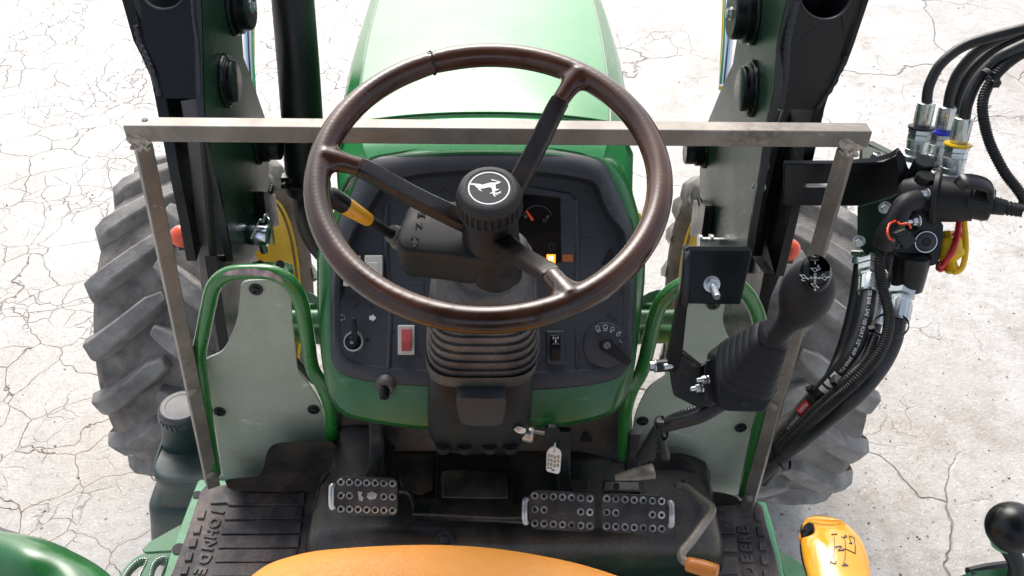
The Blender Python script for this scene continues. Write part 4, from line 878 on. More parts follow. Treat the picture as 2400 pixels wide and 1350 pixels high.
for s_, x, y in (('1', 848, 475), ('2', 825, 1068), ('3', 1068, 530), ('4', 1068, 1110), ('N', 970, 770), ('P', 1200, 670)):
    dn = V((.05, -.5, -.85)); ktext(s_, x, y, .0095 if s_ != 'P' else .0055, dn)
m.build('shift_pattern', M['brass'], gk)
m = MB(); p, n_ = HK(1893, 1246, 0); m.lathe(p, n_, [(.0, .002), (.006, .0022), (.0075, .001), (.0075, -.002)], 20, cap=(False, False)); 
for v_ in m.v: dd = v_ - p; v_ += UP * (dd.dot(UP) * .9)
m.build('knob_button', M['blackg'], gk)
m = MB(); m.tube([K(1884, 1232, .985), K(1881, 1270, .985), K(1885, 1310, .98), K(1897, 1350, .97), K(1912, 1400, .95)], .0032, 10, sm=4); m.build('knob_seam', M['blackg'], gk)
m = MB(); m.tube([K(1880, 1250, .975), K(1879, 1262, .972), K(1883, 1276, .975)], [.002, .0038, .002], 12, sm=4); m.build('side_button', M['orange'], gk)
m = MB(); m.tube([K(1965, 1370, .99), K(1975, 1500, 1.05), V((.42, .62, .78))], .012, 12, sm=4); m.build('gear_lever', M['black'], T)
# ---- black ball lever at the right edge
c = K(2374, 1236, .93); m = MB(); r_ = 60 / F * .93; m.lathe(c, (0, .05, 1), [(r_ * math.sin(R(a)), -r_ * math.cos(R(a))) for a in range(8, 180, 9)] + [(.0001, r_)], 40, cap=(True, False)); bl = m.build('ball_knob', M['glossball'] if 'glossball' in M else M['blackg'], T)
m = MB(); m.lathe(c - V((0, 0, r_ * .98)), (0, -.15, -1), [(.010, -.004), (.0115, 0), (.0115, .006), (.009, .008)], 24); m.build('ball_collar', M['lgreen'], bl)
m = MB(); m.tube([c - V((0, 0, r_)), K(2385, 1330, .95), K(2360, 1400, .97)], .009, 12, sm=4); m.build('ball_lever', M['black'], T)
# ---- seat cushion front
m = MB(); rows = []
edge = [(520, 1400), (572, 1352), (598, 1328), (640, 1303), (720, 1281), (800, 1272), (920, 1265), (1040, 1264), (1160, 1272), (1280, 1291), (1380, 1314), (1480, 1348), (1560, 1385)]
zt = 1.16
er = [AZ(x, y, zt) for x, y in edge]
for dy, dz in ((.03, -.12), (.012, -.055), (.004, -.028), (-.002, -.010), (-.014, 0), (-.04, .008), (-.09, .010), (-.25, .0)):
    rows.append([p + V((0, dy, dz)) if True else p for p in er])
# first visible silhouette stays on the traced edge
rows = [[p + V((-p.x * (0 if r_ < 5 else .0), 0, 0)) for p in rw] for r_, rw in enumerate(rows)]
cols = list(zip(*[cr(rw, 5) for rw in rows])); cols = [cr(c_, 5) for c_ in cols]
m.loft([list(c_) for c_ in cols], 0, (False, False), closed=False); st = m.build('seat', M['seat'], T, weld=1e-6); tag(st, 'orange grained seat cushion')

# ---- seat back; unseen roof on posts, added above to shade the cockpit
m = MB(); m.prism([V((-.32, -.1, 1.14)), V((.30, -.1, 1.14)), V((.26, -.22, 1.62)), V((-.28, -.22, 1.62))], V((0, -.08, 0))); m.build('seat_back', M['vinyl'], T, bev=.03, seg=4)
m = MB(); m.box((-.02, -.05, 2.72), (.7, 0, 0), (0, 1.05, 0), (0, 0, .03)); cn = m.build('shade_canopy', M['black'], T, bev=.02, seg=3)
for sx in (-1, 1):
    m = MB(); m.tube([V((-.02 + sx * .55, -.5, .9)), V((-.02 + sx * .55, -.5, 2.70))], .035, 16, sq=(1, 1, 6)); m.build('shade_canopy_post', M['black'], T)

m = MB(); m.tube([AZ(x, y, ZF + .121) for x, y in ((772, 1108), (758, 1128), (748, 1140), (744, 1160), (738, 1178), (736, 1196))], .0022, 8, sm=4, sq=(.5, 1.2, 2)); m.build('split_crack', M['recess'], tun)
# ============================================================ BARE STEEL GUARD FRAME
yF0, yF1 = .955, 1.02          # frame plane leans slightly forward towards its top
lb, rb = AY(497, 1130, yF0), AY(1755, 1182, yF0)
GF = tag(empty('guard_frame', (0, yF0, .75)), 'bare welded steel tube frame standing in front of the steering wheel', 'frame')
FN = V((0, -1, .06)).normalized()
def sqtube(mb, a, b, w1, w2, fn=FN, mi=0):
    d = (V(b) - V(a)).normalized(); n = (fn - d * fn.dot(d)).normalized(); q = d.cross(n)
    A = [V(a) + q * s * w1 / 2 + n * t * w2 / 2 for s, t in ((-1, -1), (1, -1), (1, 1), (-1, 1))]; B = [p + (V(b) - V(a)) for p in A]
    mb.loft([A, B], mi)
def onF(px, py):
    r = ray(px, py); o = V((0, yF0, .8)); n = V((0, -(1.51 - .8), (yF1 - yF0))).normalized(); return CAM + r * ((o - CAM).dot(n) / r.dot(n))
m = MB(); tl, tr = onF(300, 303), onF(2033, 317)
m_ = .020
sqtube(m, tl, tr, .024, .026); m.build('crossbar', M['steel'], GF, bev=.0022, seg=3)
for nm, a, b, tw in (('left', onF(334, 332), onF(498, 1134), 1), ('right', onF(1985, 345), onF(1752, 1186), -1)):
    m = MB(); d = (b - a).normalized(); fn = (FN + V((.62 * tw, 0, 0))).normalized(); sqtube(m, a, b, .022, .022, fn); po = m.build('post', M['steel'], GF, bev=.002, seg=3)
    for (qx, qy) in (((449, 908), (492, 1103)) if nm == 'left' else ((1815, 942), (1757, 1157))):
        c = onF(qx, qy); n = (fn - d * fn.dot(d)).normalized(); c = c + n * .011; m = MB(); m.lathe(c, n, [(.0095, -.002), (.0092, .002), (.006, .0045), (.001, .005)], 20); m.build('dome_bolt', M['steel'], po)
    m = MB(); c0 = a + V((0, -.012, .0)); 
    for k in range(9):
        m.lathe(c0 + V(((k - 4) * .0024, -.0015, .003 * math.sin(k * 1.3) - .001)), (0, -1, .1), [(.0036, -.004), (.0033, .0008), (.001, .0018)], 10)
    m.build('weld_bead', M['steel2'], po)
    m = MB(); q = [onF(x + (0 if nm == 'left' else 1655), y + (0 if nm == 'left' else 12)) + FN * .0132 for x, y in ((304, 308), (322, 300), (345, 312), (362, 322), (350, 330), (325, 330), (308, 322))]
    m.prism(cr(q, 3, True), FN * .0003); m.build('heat_mark', M['steel2'], po)
m = MB(); c = onF(343, 291); m.lathe(onF(343, 303) + V((0, .004, .0123)), (0, 0, 1), [(.0042, 0), (.004, .0006)], 16); m.build('punch_mark', M['blackg'], GF)
# ============================================================ LOADER MASTS
def mast(sd):
    Lf = sd < 0
    X = -.507 if Lf else .43
    Tm = tag(empty('loader_mast', (X, 1.3, .4)), ('gloss black loader mast left of the bonnet, with the silver locking pin and spring clip' if Lf else 'gloss black loader mast right of the bonnet, carrying the hydraulic coupler bracket'), 'loader mast', 'front loader masts')
    if Lf:
        plate = [(470, -40), (471, 0), (474, 100), (476, 200), (480, 300), (498, 390), (515, 450), (530, 530), (545, 613), (568, 612), (592, 603), (615, 576), (630, 545), (633, 520), (631, 440), (630, 380), (626, 300), (622, 278), (597, 205), (571, 135), (566, 60), (564, -40)]
        rear = [(470, -40), (474, 100), (480, 300)]
    else:
        plate = [(1853, -40), (1846, 0), (1822, 110), (1818, 170), (1816, 215), (1797, 290), (1782, 400), (1770, 460), (1757, 540), (1748, 600), (1742, 640), (1680, 640), (1650, 600), (1634, 560), (1630, 548), (1640, 470), (1640, 385), (1656, 292), (1690, 208), (1717, 150), (1726, 95), (1724, -40)]
    m = MB(); m.prism([AX(x, y, X) for x, y in plate], V((sd * .012, 0, 0)))
    o = m.build('inner_plate', M['tinted_black'], Tm, bev=.0012)
    # lighter ground edge of the plate seen from the rear
    m = MB(); ed = plate[:9] if Lf else plate[:11]
    e3 = [AX(x, y, X) for x, y in ed]; m.loft([[p + V((0, -.0008, 0)), p + V((sd * .0125, -.0008, 0)), p + V((sd * .0125, .006, 0)), p + V((0, .006, 0))] for p in e3], 0); m.build('plate_edge', M['edge'], Tm)
    # rear web of the box section
    A, B = (AX(471, 0, X), AX(480, 300, X)) if Lf else (AX(1846, 0, X), AX(1797, 290, X))
    d = (B - A).normalized(); d.x = 0; d.normalize(); nn = V((0, d.z, -d.y)); nn = nn if nn.y < 0 else -nn
    WPn = Plane(A + nn * -.002, nn)
    if Lf:
        web = [(322, -60), (330, 60), (345, 130), (366, 175), (380, 231), (474, 231), (476, 150), (470, 60), (468, -60)]
        hole = [(384 + 52 * math.cos(t), -22 + 44 * math.sin(t)) for t in [2 * math.pi * k / 40 for k in range(40)]]; hole = None
        arc = (384, -25, 52, 47)
        outer = [(268, -60), (285, 0), (312, 95), (330, 130), (352, 180), (362, 225), (374, 290), (395, 400), (418, 510), (437, 612)]
    else:
        web = [(1880, -60), (1862, 40), (1842, 120), (1838, 190), (1825, 257), (1912, 257), (1920, 235), (1950, 205), (1985, 130), (2030, -10), (2044, -60)]
        arc = (1934, -12, 60, 58)
        outer = [(2062, -60), (2037, 0), (2000, 110), (1985, 150), (1948, 208), (1934, 250), (1925, 290), (1907, 370), (1885, 450), (1862, 550), (1838, 648)]
    hc_ = [(arc[0] + arc[2] * math.cos(t), arc[1] + arc[3] * math.sin(t)) for t in [2 * math.pi * k / 44 for k in range(44)]]
    web[0] = (web[0][0], -160); web[-1] = (web[-1][0], -160)
    m = MB(); m.prism(WPn.poly(web), -nn * .01, holes=[WPn.poly(hc_)]); m.build('rear_web', M['blackg'], Tm, bev=.001)
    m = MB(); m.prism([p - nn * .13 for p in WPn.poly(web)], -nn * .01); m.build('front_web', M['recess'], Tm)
    m = MB(); rg = [WPn.P(x, y, .0) for x, y in hc_]; m.tube(rg, .0022, 8, closed=True); m.build('hole_rim', M['chrome' if 0 else 'edge'], Tm)
    # outer flange: rear edge strip with real depth going forward
    op = [WPn.P(x, y) for x, y in outer[:8 if Lf else 8]]
    low = [AX(x, y, op[-1].x) for x, y in outer[8:]]
    op += low; wd = V((-sd * .018, 0, 0))
    m = MB(); m.loft([[p, p + wd, p + wd + V((0, .17, .02)), p + V((0, .17, .02))] for p in op], 0); m.build('outer_plate', M['blackg'], Tm, bev=.001)
    # weld bead between web and inner plate
    m = MB(); wl = ([(450, -20), (456, 50), (464, 110), (467, 170), (471, 229)] if Lf else [(1868, 0), (1852, 70), (1845, 120), (1842, 180), (1830, 250)])
    wp = cr([WPn.P(x, y, .001) for x, y in wl], 10); m.tube(wp, [.005 + .0008 * math.sin(k * 1.9) for k in range(len(wp))], 8, sq=(1.3, .7, 2)); 
    wl2 = ([(318, 60), (328, 100), (345, 135), (358, 170), (375, 226)] if Lf else [(1984, 130), (1955, 195), (1925, 240), (1912, 256)])
    wp = cr([WPn.P(x, y, .001) for x, y in wl2], 9); m.tube(wp, [.0042 + .001 * math.sin(k * 1.7) for k in range(len(wp))], 8); m.build('weld_bead', M['edge'], Tm)
    # inner arm (brown-black flat) running down inside the channel
    m = MB(); pts = ([(448, 236, 1.485), (464, 340, 1.50), (478, 500, 1.57), (487, 610, 1.63), (492, 660, 1.71), (512, 740, 1.76), (532, 830, 1.8)] if Lf else [(1866, 260, 1.64), (1842, 330, 1.66), (1808, 480, 1.75), (1792, 600, 1.80), (1768, 720, 1.86), (1752, 800, 1.88)])
    m.tube([K(x, y, d_) for x, y, d_ in pts], .0135 if Lf else .0175, 20, sm=4, sq=(1.1, 1.0, 8), upv=(0, -1, 0)); m.build('inner_arm', M['brass' if Lf else 'black'], Tm)
    # dark back wall inside the channel
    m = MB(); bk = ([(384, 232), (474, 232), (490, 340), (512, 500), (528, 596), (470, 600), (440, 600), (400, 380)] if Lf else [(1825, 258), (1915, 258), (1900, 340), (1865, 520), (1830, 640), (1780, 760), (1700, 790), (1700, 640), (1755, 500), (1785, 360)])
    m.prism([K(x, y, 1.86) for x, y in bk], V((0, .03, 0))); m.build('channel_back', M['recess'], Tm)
    # pins on the inner plate
    def pin(px, py, r_, ln, mi='tinted_black', bolt=False):
        c = AX(px, py, X); m = MB(); m.lathe(c, (-sd, 0, 0), [(r_ * 1.12, 0), (r_ * 1.15, ln * .45), (r_, ln * .5), (r_, ln * .92), (r_ * .93, ln)], 36)
        wp_ = [c + V((-sd * .002, math.cos(a) * r_ * 1.14, math.sin(a) * r_ * 1.14)) for a in [2 * math.pi * k / 60 for k in range(60)]]; m.tube(wp_, [.0052 + .0014 * math.sin(k * 1.7) * math.sin(k * .7) for k in range(60)], 8, closed=True)
        o_ = m.build('pivot_pin', M[mi], Tm, bev=.0008)
        if bolt: m = MB(); m.bolt(c + V((-sd * ln, 0, 0)), (-sd, 0, 0), .009, .008); m.build('pin_bolt', M['zinc'], o_)
    if Lf:
        pin(548, 16, .042, .032, 'blackg', True); pin(530, 190, .037, .018, 'blackg'); pin(606, 342, .028, .045, 'blackg')
    else:
        pin(1765, 32, .045, .040, 'blackg', True); pin(1762, 208, .040, .022, 'blackg'); pin(1652, 355, .028, .045, 'blackg')
    # welded key block
    bx = [AX(x, y, X) for x, y in (((593, 448), (623, 455), (633, 528), (604, 540)) if Lf else ((1646, 468), (1676, 482), (1664, 562), (1636, 552)))]
    m = MB(); m.prism(bx, V((-sd * .02, 0, 0))); m.build('stop_block', M['blackg'], Tm, bev=.002)
    m = MB(); q = AX(*((616, 446) if Lf else (1658, 474)), X) + V((-sd * .018, 0, .003))
    for k in range(5): m.lathe(q + V((0, (k - 2) * .005, 0)), (-sd * .6, 0, 1), [(.006, -.004), (.004, .002), (.001, .003)], 8)
    m.build('weld_bead', M['tinted_black'], Tm)
    # small stamped mark
    m = MB(); q = AX(*((560, 497) if Lf else (1707, 515)), X) + V((-sd * .0004, 0, 0)); put_text(m, 'K' if Lf else 'K', .022, q, (0, .5, -.9), (-sd, 0, 0)); m.build('stamped_mark', M['greyp'], Tm) if False else None
    # chrome cylinder rod and green-yellow loader arm beyond
    m = MB(); a = [((579, -40), (583, 120), (592, 262)) if Lf else ((1712, -40), (1706, 100), (1697, 200))][0]
    m.tube([K(x, y, 1.98) for x, y in a], .0115, 22); m.build('cylinder_rod', M['chrome'], Tm)
    m = MB(); a = ((590, -40), (591, 120), (592, 285)) if Lf else ((1701, -40), (1696, 100), (1690, 210)); m.tube([K(x, y, 2.02) for x, y in a], .006, 12); m.build('hose_sleeve', M['ryell'], Tm)
    if Lf:
        c = AX(583, 548, X); m = MB(); m.lathe(c + V((-.004, 0, 0)), (1, 0, -.1), [(.016, 0), (.021, .006), (.022, .02), (.0215, .04), (.018, .044)], 28); lp = m.build('locking_pin', M['chrome'], Tm)
        m = MB(); e = c + V((.03, 0, 0)); m.tube([e + V((-.02, -.022, .006)), e + V((-.008, -.012, .028)), e + V((.0, -.004, .037)), e + V((.004, .0, .03)), e + V((.006, .012, .037)), e + V((.01, .02, .02)), e + V((.01, .018, -.02)), e + V((.01, .01, -.035))], .0022, 8, sm=5); m.build('spring_clip', M['zinc'], lp)
        m = MB(); m.lathe(c + V((.022, .0, -.02)), (0, 0, -1), [(.008, 0), (.008, .024), (.006, .026)], 16); m.build('pin_tail', M['zinc'], lp)
        m = MB(); m.prism([AX(x, y, X - .01) for x, y in ((506, 600), (600, 598), (612, 640), (575, 700), (572, 800), (545, 850), (530, 760))], V((-.02, 0, 0))); m.build('lower_gusset', M['blackg'], Tm)
    else:
        for x, y in ((1790, 386), (1781, 436)):
            c = K(x, y, 1.60); m = MB(); m.bolt(c, (-.7, -.6, .1), .0095, .012); m.build('flange_bolt', M['zinc'], Tm)
        m = MB(); c = AX(1684, 566, X) + V((-.042, 0, 0))
        m.lathe(c, (1, 0, 0), [(.016, 0), (.016, .006), (.010, .007), (.010, .022), (.016, .023), (.016, .029), (.009, .03), (.009, .046), (.014, .047), (.014, .056)], 24); m.build('locking_pin', M['zinc'], Tm)
        m = MB(); m.prism([AX(x, y, X + .01) for x, y in ((1640, 640), (1760, 600), (1790, 640), (1760, 800), (1690, 800))], V((.02, 0, 0))); m.build('lower_gusset', M['blackg'], Tm)
    return Tm
mast(-1); RM = mast(1)
# ============================================================ HYDRAULIC COUPLER on its bracket
HC = tag(empty('hydraulic_coupler', (.62, 1.2, 1.3)), 'black hydraulic multi-coupler block on a black bent bracket at the right of the cockpit', 'coupler')
dB = 1.52
BP = Plane(K(1980, 440, 1.55), (0, -1, .25))
m = MB()
up_ = [(1838, 384), (1960, 384), (2045, 382), (2105, 366), (2118, 350), (2140, 480), (2100, 486), (1960, 484), (1836, 482)]
slot = [(1886, 430), (1960, 430), (1960, 440), (1884, 441)]
m.prism(BP.poly([(1838, 384), (2070, 380), (2108, 362), (2128, 470), (2075, 484), (1836, 482)]), -BP.n * .008, holes=[BP.poly([(1884, 431), (1950, 431), (1950, 440), (1884, 440)])])
br = m.build('bracket', M['blackg'], HC, bev=.002)
m = MB(); top_ = [BP.P(x, y) for x, y in ((1838, 384), (1900, 384), (2045, 381), (2085, 373), (2110, 358))]; bk_ = [K(1838, 350, 1.66), K(1900, 348, 1.66), K(2030, 338, 1.66), K(2060, 345, 1.64), K(2112, 356, 1.56)]
m.loft([[BP.P(x, y) + V((0, -.0005, .001)) for x, y in ((1838, 384), (1960, 384), (2048, 381), (2088, 371), (2112, 356))], [BP.P(x, y) + V((0, .006, .003)) for x, y in ((1838, 384), (1960, 384), (2046, 378), (2084, 368), (2106, 354))]], 0, (False, False), closed=False); m.build('bracket_edge', M['edge'], br)
m = MB(); m.prism([K(2020, 332, 1.68), K(2046, 330, 1.68), K(2100, 358, 1.58), K(2095, 366, 1.57), K(2040, 340, 1.67)], V((0, 0, -.012))); m.prism([K(2022, 336, 1.67), K(2098, 366, 1.58), K(2040, 380, 1.6), K(2020, 378, 1.64)], V((0, .01, -.012))); m.build('bracket_return', M['tinted_black'], br, bev=.001)
m = MB(); m.lathe(K(1944, 415, 1.548), BP.n, [(.004, 0), (.004, .0015)], 14); m.lathe(K(2003, 415, 1.548), BP.n, [(.004, 0), (.004, .0015)], 14); m.build('bracket_hole', M['white'], br)
m = MB(); m.bolt(K(2058, 372, 1.59), (-.9, -.2, .35), .0085, .012); m.build('bracket_bolt', M['zinc'], br)
# mounting plate (green-tinted black) behind block
MP = Plane(K(2060, 540, 1.50), (-.28, -.9, .3))
m = MB(); m.prism(MP.poly([(2010, 485), (2085, 465), (2130, 440), (2150, 560), (2110, 640), (2055, 625), (2010, 575)]), -MP.n * .008); mpp = m.build('mounting_plate', M['tinted_black'], HC, bev=.002)
for x, y in ((2074, 486), (2013, 565), (2043, 600)):
    m = MB(); m.bolt(MP.P(x, y), MP.n, .0078 if y != 600 else .005, .010); m.build('plate_bolt', M['zinc'], mpp)
# side shield with curved top edge
m = MB(); SHP = Plane(K(2150, 430, 1.47), (-.25, -.85, .45))
m.prism(cr(SHP.poly([(2102, 355), (2118, 362), (2128, 392), (2145, 408), (2165, 420), (2188, 446), (2196, 480), (2192, 520), (2176, 552), (2150, 560), (2110, 470), (2104, 410)]), 3, True), -SHP.n * .006); m.build('shield_plate', M['blackg'], HC, bev=.002)
# socket housing: cylinder lying to the right with flange
ax = (K(2262, 468, 1.40) - K(2190, 462, 1.42)).normalized(); c = K(2192, 466, 1.42)
m = MB(); m.lathe(c, ax, [(.018, -.055), (.026, -.05), (.034, -.03), (.034, -.004), (.046, -.004), (.047, .004), (.036, .006), (.034, .03), (.030, .052), (.0305, .056)], 36); so = m.build('socket_housing', M['plas'], HC, bev=.001)
m = MB(); FP = [K(x, y, 1.405) for x, y in ((2170, 452), (2192, 440), (2208, 450), (2200, 500), (2180, 536), (2150, 535), (2140, 510), (2146, 470))]; m.prism(cr(FP, 3, True), ax * .005); m.build('flange', M['plas'], so, bev=.001)
for x, y in ((2173, 455), (2152, 517)):
    m = MB(); m.bolt(K(x, y, 1.392), -ax + V((0, -.6, .2)), .007, .010, stud=.012); m.build('flange_bolt', M['zinc'], so)
# plug with latch cover and cable boot
c2 = K(2256, 468, 1.40)
m = MB(); ax2 = (K(2330, 482, 1.38) - c2).normalized(); m.lathe(c2, ax2, [(.026, 0), (.028, .003), (.028, .012), (.0265, .014), (.0265, .035), (.024, .042), (.014, .044), (.012, .060), (.010, .062), (.0095, .085)], 32)
for k in range(6): m.lathe(c2 + ax2 * (.046 + k * .006), ax2, [(.013 - k * .0006, 0), (.0135 - k * .0006, .002), (.012 - k * .0006, .004)], 20)
pg = m.build('electric_plug', M['plas'], HC)
m = MB(); lp_ = [K(2246, 438, 1.36), K(2262, 426, 1.355), K(2290, 428, 1.355), K(2316, 438, 1.36), K(2322, 462, 1.365), K(2322, 492, 1.375)]
m.tube(lp_, [.007, .009, .009, .009, .008, .007], 14, sm=5, sq=(.7, 1.5, 4)); m.build('latch_cover', M['blackg'], pg)
m = MB(); m.prism([K(x, y, 1.365) for x, y in ((2268, 462), (2308, 468), (2306, 492), (2268, 488))], ax2.cross(V((0, 0, 1))) * .004); m.build('grip_panel', M['plas'], pg, bev=.002)
# main block, lower body with hex plug
m = MB(); BK = Plane(K(2170, 570, 1.43), (-.1, -.86, .5))
m.prism(cr(BK.poly([(2126, 548), (2190, 520), (2212, 528), (2206, 590), (2196, 620), (2168, 628), (2160, 660), (2112, 658), (2098, 640), (2092, 600)]), 2, True), -BK.n * .055); bd = m.build('valve_block', M['plas'], HC, bev=.004, seg=3)
m = MB(); cc = BK.P(2168, 566, .001); m.lathe(cc, BK.n, [(.017, 0), (.017, .004), (.0155, .005), (.007, .005), (.006, .0)], 30); m.build('hex_plug', M['edge'], bd)
m = MB(); m.lathe(cc, BK.n, [(.0172, .003), (.0172, .0052), (.016, .0053)], 30, cap=(False, False)); m.lathe(cc, BK.n, [(.0065, .0052), (.0065, .0056)], 6, mi=1); m.build('plug_rim', [M['zinc'], M['recess']], bd)
m = MB(); m.lathe(K(2160, 440, 1.42) , (.08, 0, 1), [(.016, -.03), (.016, .02), (.014, .024), (.008, .024)], 28)
m.lathe(K(2163, 386, 1.43), (.05, -.1, 1), [(.0155, -.04), (.016, .0), (.017, .001), (.017, .006), (.015, .009), (.0, .009)], 28); m.build('black_cap', M['blackg'], HC)
m = MB(); dn = (K(2120, 660, 1.44) - K(2134, 600, 1.42)).normalized()
m.lathe(K(2138, 596, 1.43), dn, [(.029, 0), (.029, .03), (.028, .058), (.025, .060)], 30); m.build('lower_port', M['blackg'], HC)
# wire harness hood: flexible grey boot with fuse holder
m = MB(); m.tube([K(2150, 470, 1.40), K(2120, 480, 1.39), K(2100, 515, 1.39), K(2080, 550, 1.40), K(2070, 580, 1.41)], [.017, .016, .017, .018, .016], 18, sm=5); m.build('wire_boot', M['plas'], HC)
FH = tag(empty('fuse_holder', K(2125, 560, 1.34)), 'small black fuse holder hanging on a red wire loop from the coupler', 'fuse holder')
m = MB(); PLf = Plane(K(2125, 560, 1.345), (.1, -.85, .5)); m.prism(PLf.poly([(2096, 548), (2124, 535), (2152, 566), (2120, 584)]), -PLf.n * .012); m.build('fuse_case', M['blackg'], FH, bev=.002)
m = MB(); m.strip([PLf.P(2103, 560, .0005), PLf.P(2134, 546, .0005)], .0012, PLf.n, .001); m.tube([PLf.P(2098, 562), PLf.P(2092, 575, .002), PLf.P(2102, 582, .002), PLf.P(2108, 570)], .0016, 8, sm=4); m.build('case_hinge', M['black'], FH)
m = MB(); m.tube([K(2098, 518, 1.375), K(2084, 526, 1.36), K(2080, 545, 1.35), K(2086, 560, 1.35), K(2098, 565, 1.35)], .0019, 10, sm=5); m.tube([K(2104, 520, 1.375), K(2112, 526, 1.355), K(2128, 524, 1.35), K(2135, 536, 1.35)], .0019, 10, sm=5); m.build('red_wire', M['ored'], FH)
# dust caps and their straps, hanging under the coupler
m = MB(); c = K(2226, 592, 1.45); up = (K(2218, 545, 1.45) - c).normalized()
m.lathe(c, up, [(.008, -.034), (.012, -.03), (.009, -.022), (.008, -.015), (.022, -.006), (.023, 0), (.021, .004), (.0215, .018), (.018, .024), (.008, .026), (.007, .034), (.005, .036)], 30)
m.tube([K(2254, 430, 1.44), K(2260, 520, 1.44), K(2264, 580, 1.44), K(2256, 625, 1.44), K(2240, 638, 1.44), K(2232, 632, 1.445)], .0045, 12, sm=5)
dc = m.build('dust_cap', M['ryell']); tag(dc, 'yellow rubber dust cap hanging with its strap under the coupler', 'dust cap')
m = MB(); m.lathe(K(2240, 560, 1.47), up, [(.006, -.03), (.016, -.02), (.016, .01), (.010, .014)], 24); m.lathe(K(2210, 620, 1.46), (.3, 0, 1), [(.006, -.012), (.010, -.004), (.008, .006)], 18)
m.tube([K(2253, 420, 1.45), K(2252, 470, 1.45), K(2248, 520, 1.44), K(2236, 580, 1.425), K(2214, 616, 1.43), K(2206, 622, 1.45)], .0048, 12, sm=5)
dc = m.build('dust_cap', M['red']); tag(dc, 'red rubber dust cap with its strap, behind the yellow one', 'dust cap')
# ============================================================ UPPER HOSES with quick couplings
def fitting(mb, base, top, col_i, s=1.0):
    """quick coupler from knurled collar up to the hose ferrule"""
    base, top = V(base), V(top); a = (top - base); L = a.length; a /= L
    P = lambda *q: [(r_ * s, h * L) for r_, h in q]
    mb.lathe(base, a, P((.0225, 0), (.0235, .01), (.0235, .10), (.0215, .11)), 36, 0)
    for k in range(26): t = 2 * math.pi * k / 26; o_ = a.orthogonal().normalized(); o2 = a.cross(o_); mb.box(base + a * L * .05 + (o_ * math.cos(t) + o2 * math.sin(t)) * .0237 * s, a * L * .035, (o_ * -math.sin(t) + o2 * math.cos(t)) * .0012, (o_ * math.cos(t) + o2 * math.sin(t)) * .0006, 0)
    mb.lathe(base, a, P((.018, .11), (.018, .20), (.0172, .205), (.0172, .29), (.018, .295), (.018, .36)), 36, 0)
    mb.lathe(base, a, P((.0175, .36), (.0182, .37), (.0182, .455), (.017, .46)), 6, 0)
    mb.lathe(base, a, P((.0165, .46), (.019, .475), (.019, .54), (.016, .55)), 6, 0)
    mb.lathe(base, a, P((.016, .55), (.0205, .555), (.0215, .575), (.0205, .595), (.014, .60)), 30, 1)
    mb.lathe(base, a, P((.0125, .60), (.0135, .62), (.0142, .99), (.0125, 1.0), (.0115, 1.0)), 28, 0)
    for k in range(8):
        t = 2 * math.pi * k / 8; o_ = a.orthogonal().normalized(); o2 = a.cross(o_); mb.box(base + a * L * .8 + (o_ * math.cos(t) + o2 * math.sin(t)) * .0138 * s, a * L * .15, (o_ * -math.sin(t) + o2 * math.cos(t)) * .0018 * s, (o_ * math.cos(t) + o2 * math.sin(t)) * .0006, 0)
HO = [ # base, ferrule top, hose path, ring colour, label
 ((2143, 375, 1.50), (2172, 240, 1.46), [(2178, 200, 1.45), (2205, 150, 1.44), (2260, 108, 1.43), (2340, 82, 1.41), (2440, 60, 1.40), (2560, 50, 1.48), (2680, 90, 1.62), (2740, 200, 1.75)], 'black', 'black hydraulic hose with black ring, leftmost of the four at the coupler'),
 ((2192, 388, 1.52), (2222, 250, 1.48), [(2228, 215, 1.47), (2246, 170, 1.46), (2290, 120, 1.44), (2350, 88, 1.42), (2450, 52, 1.40), (2590, 40, 1.48), (2710, 90, 1.62), (2770, 210, 1.75)], 'blue', 'black hydraulic hose with blue ring at the coupler'),
 ((2218, 400, 1.53), (2244, 264, 1.49), [(2250, 228, 1.48), (2268, 180, 1.47), (2310, 135, 1.45), (2360, 105, 1.43), (2460, 66, 1.40), (2600, 56, 1.47), (2730, 110, 1.6), (2790, 230, 1.73)], 'red', 'black hydraulic hose with red ring at the coupler, mostly hidden'),
 ((2226, 420, 1.44), (2260, 276, 1.40), [(2268, 238, 1.39), (2290, 190, 1.385), (2325, 150, 1.375), (2370, 120, 1.36), (2460, 88, 1.36), (2600, 80, 1.45), (2720, 130, 1.58), (2780, 240, 1.72)], 'ryell', 'black hydraulic hose with yellow ring, nearest of the four at the coupler')]
for b_, t_, path, ringc, lab in HO:
    h = tag(empty('hydraulic_hose', K(*b_)), lab, 'hose', 'hydraulic hoses plugged into the coupler from above')
    m = MB(); fitting(m, K(*b_), K(*t_), .84 if ringc == 'ryell' else .78); m.build('quick_coupling', [M['zinc'], M[ringc]], h, sharp=30)
    m = MB(); m.tube([K(*t_)] + [K(*p) for p in path], .0092 if ringc == 'ryell' else .0084, 20, sm=8); m.build('hose', M['hose'], h)
def corrugated(mb, pts, r_, pitch=.0042, sm=16):
    P_ = cr(pts, sm); L = sum((b - a).length for a, b in zip(P_, P_[1:])); n = max(int(L / pitch) * 3, 8); P_ = resamp(P_, n, False); mb.tube(P_, [r_ * (1 if k % 3 == 0 else (1 if k % 3 == 1 else .84)) for k in range(n)], 16)
m = MB(); corrugated(m, [K(*p) for p in ((2440, 104, 1.36), (2385, 132, 1.36), (2340, 170, 1.365), (2310, 215, 1.37), (2303, 260, 1.37), (2318, 330, 1.38), (2352, 400, 1.38), (2382, 440, 1.38), (2400, 468, 1.375), (2395, 484, 1.375), (2370, 490, 1.375), (2335, 486, 1.38))], .0082)
cb = m.build('electric_cable', M['plas'], sharp=80); tag(cb, 'corrugated black cable looping down to the electric plug at the right edge', 'cable')
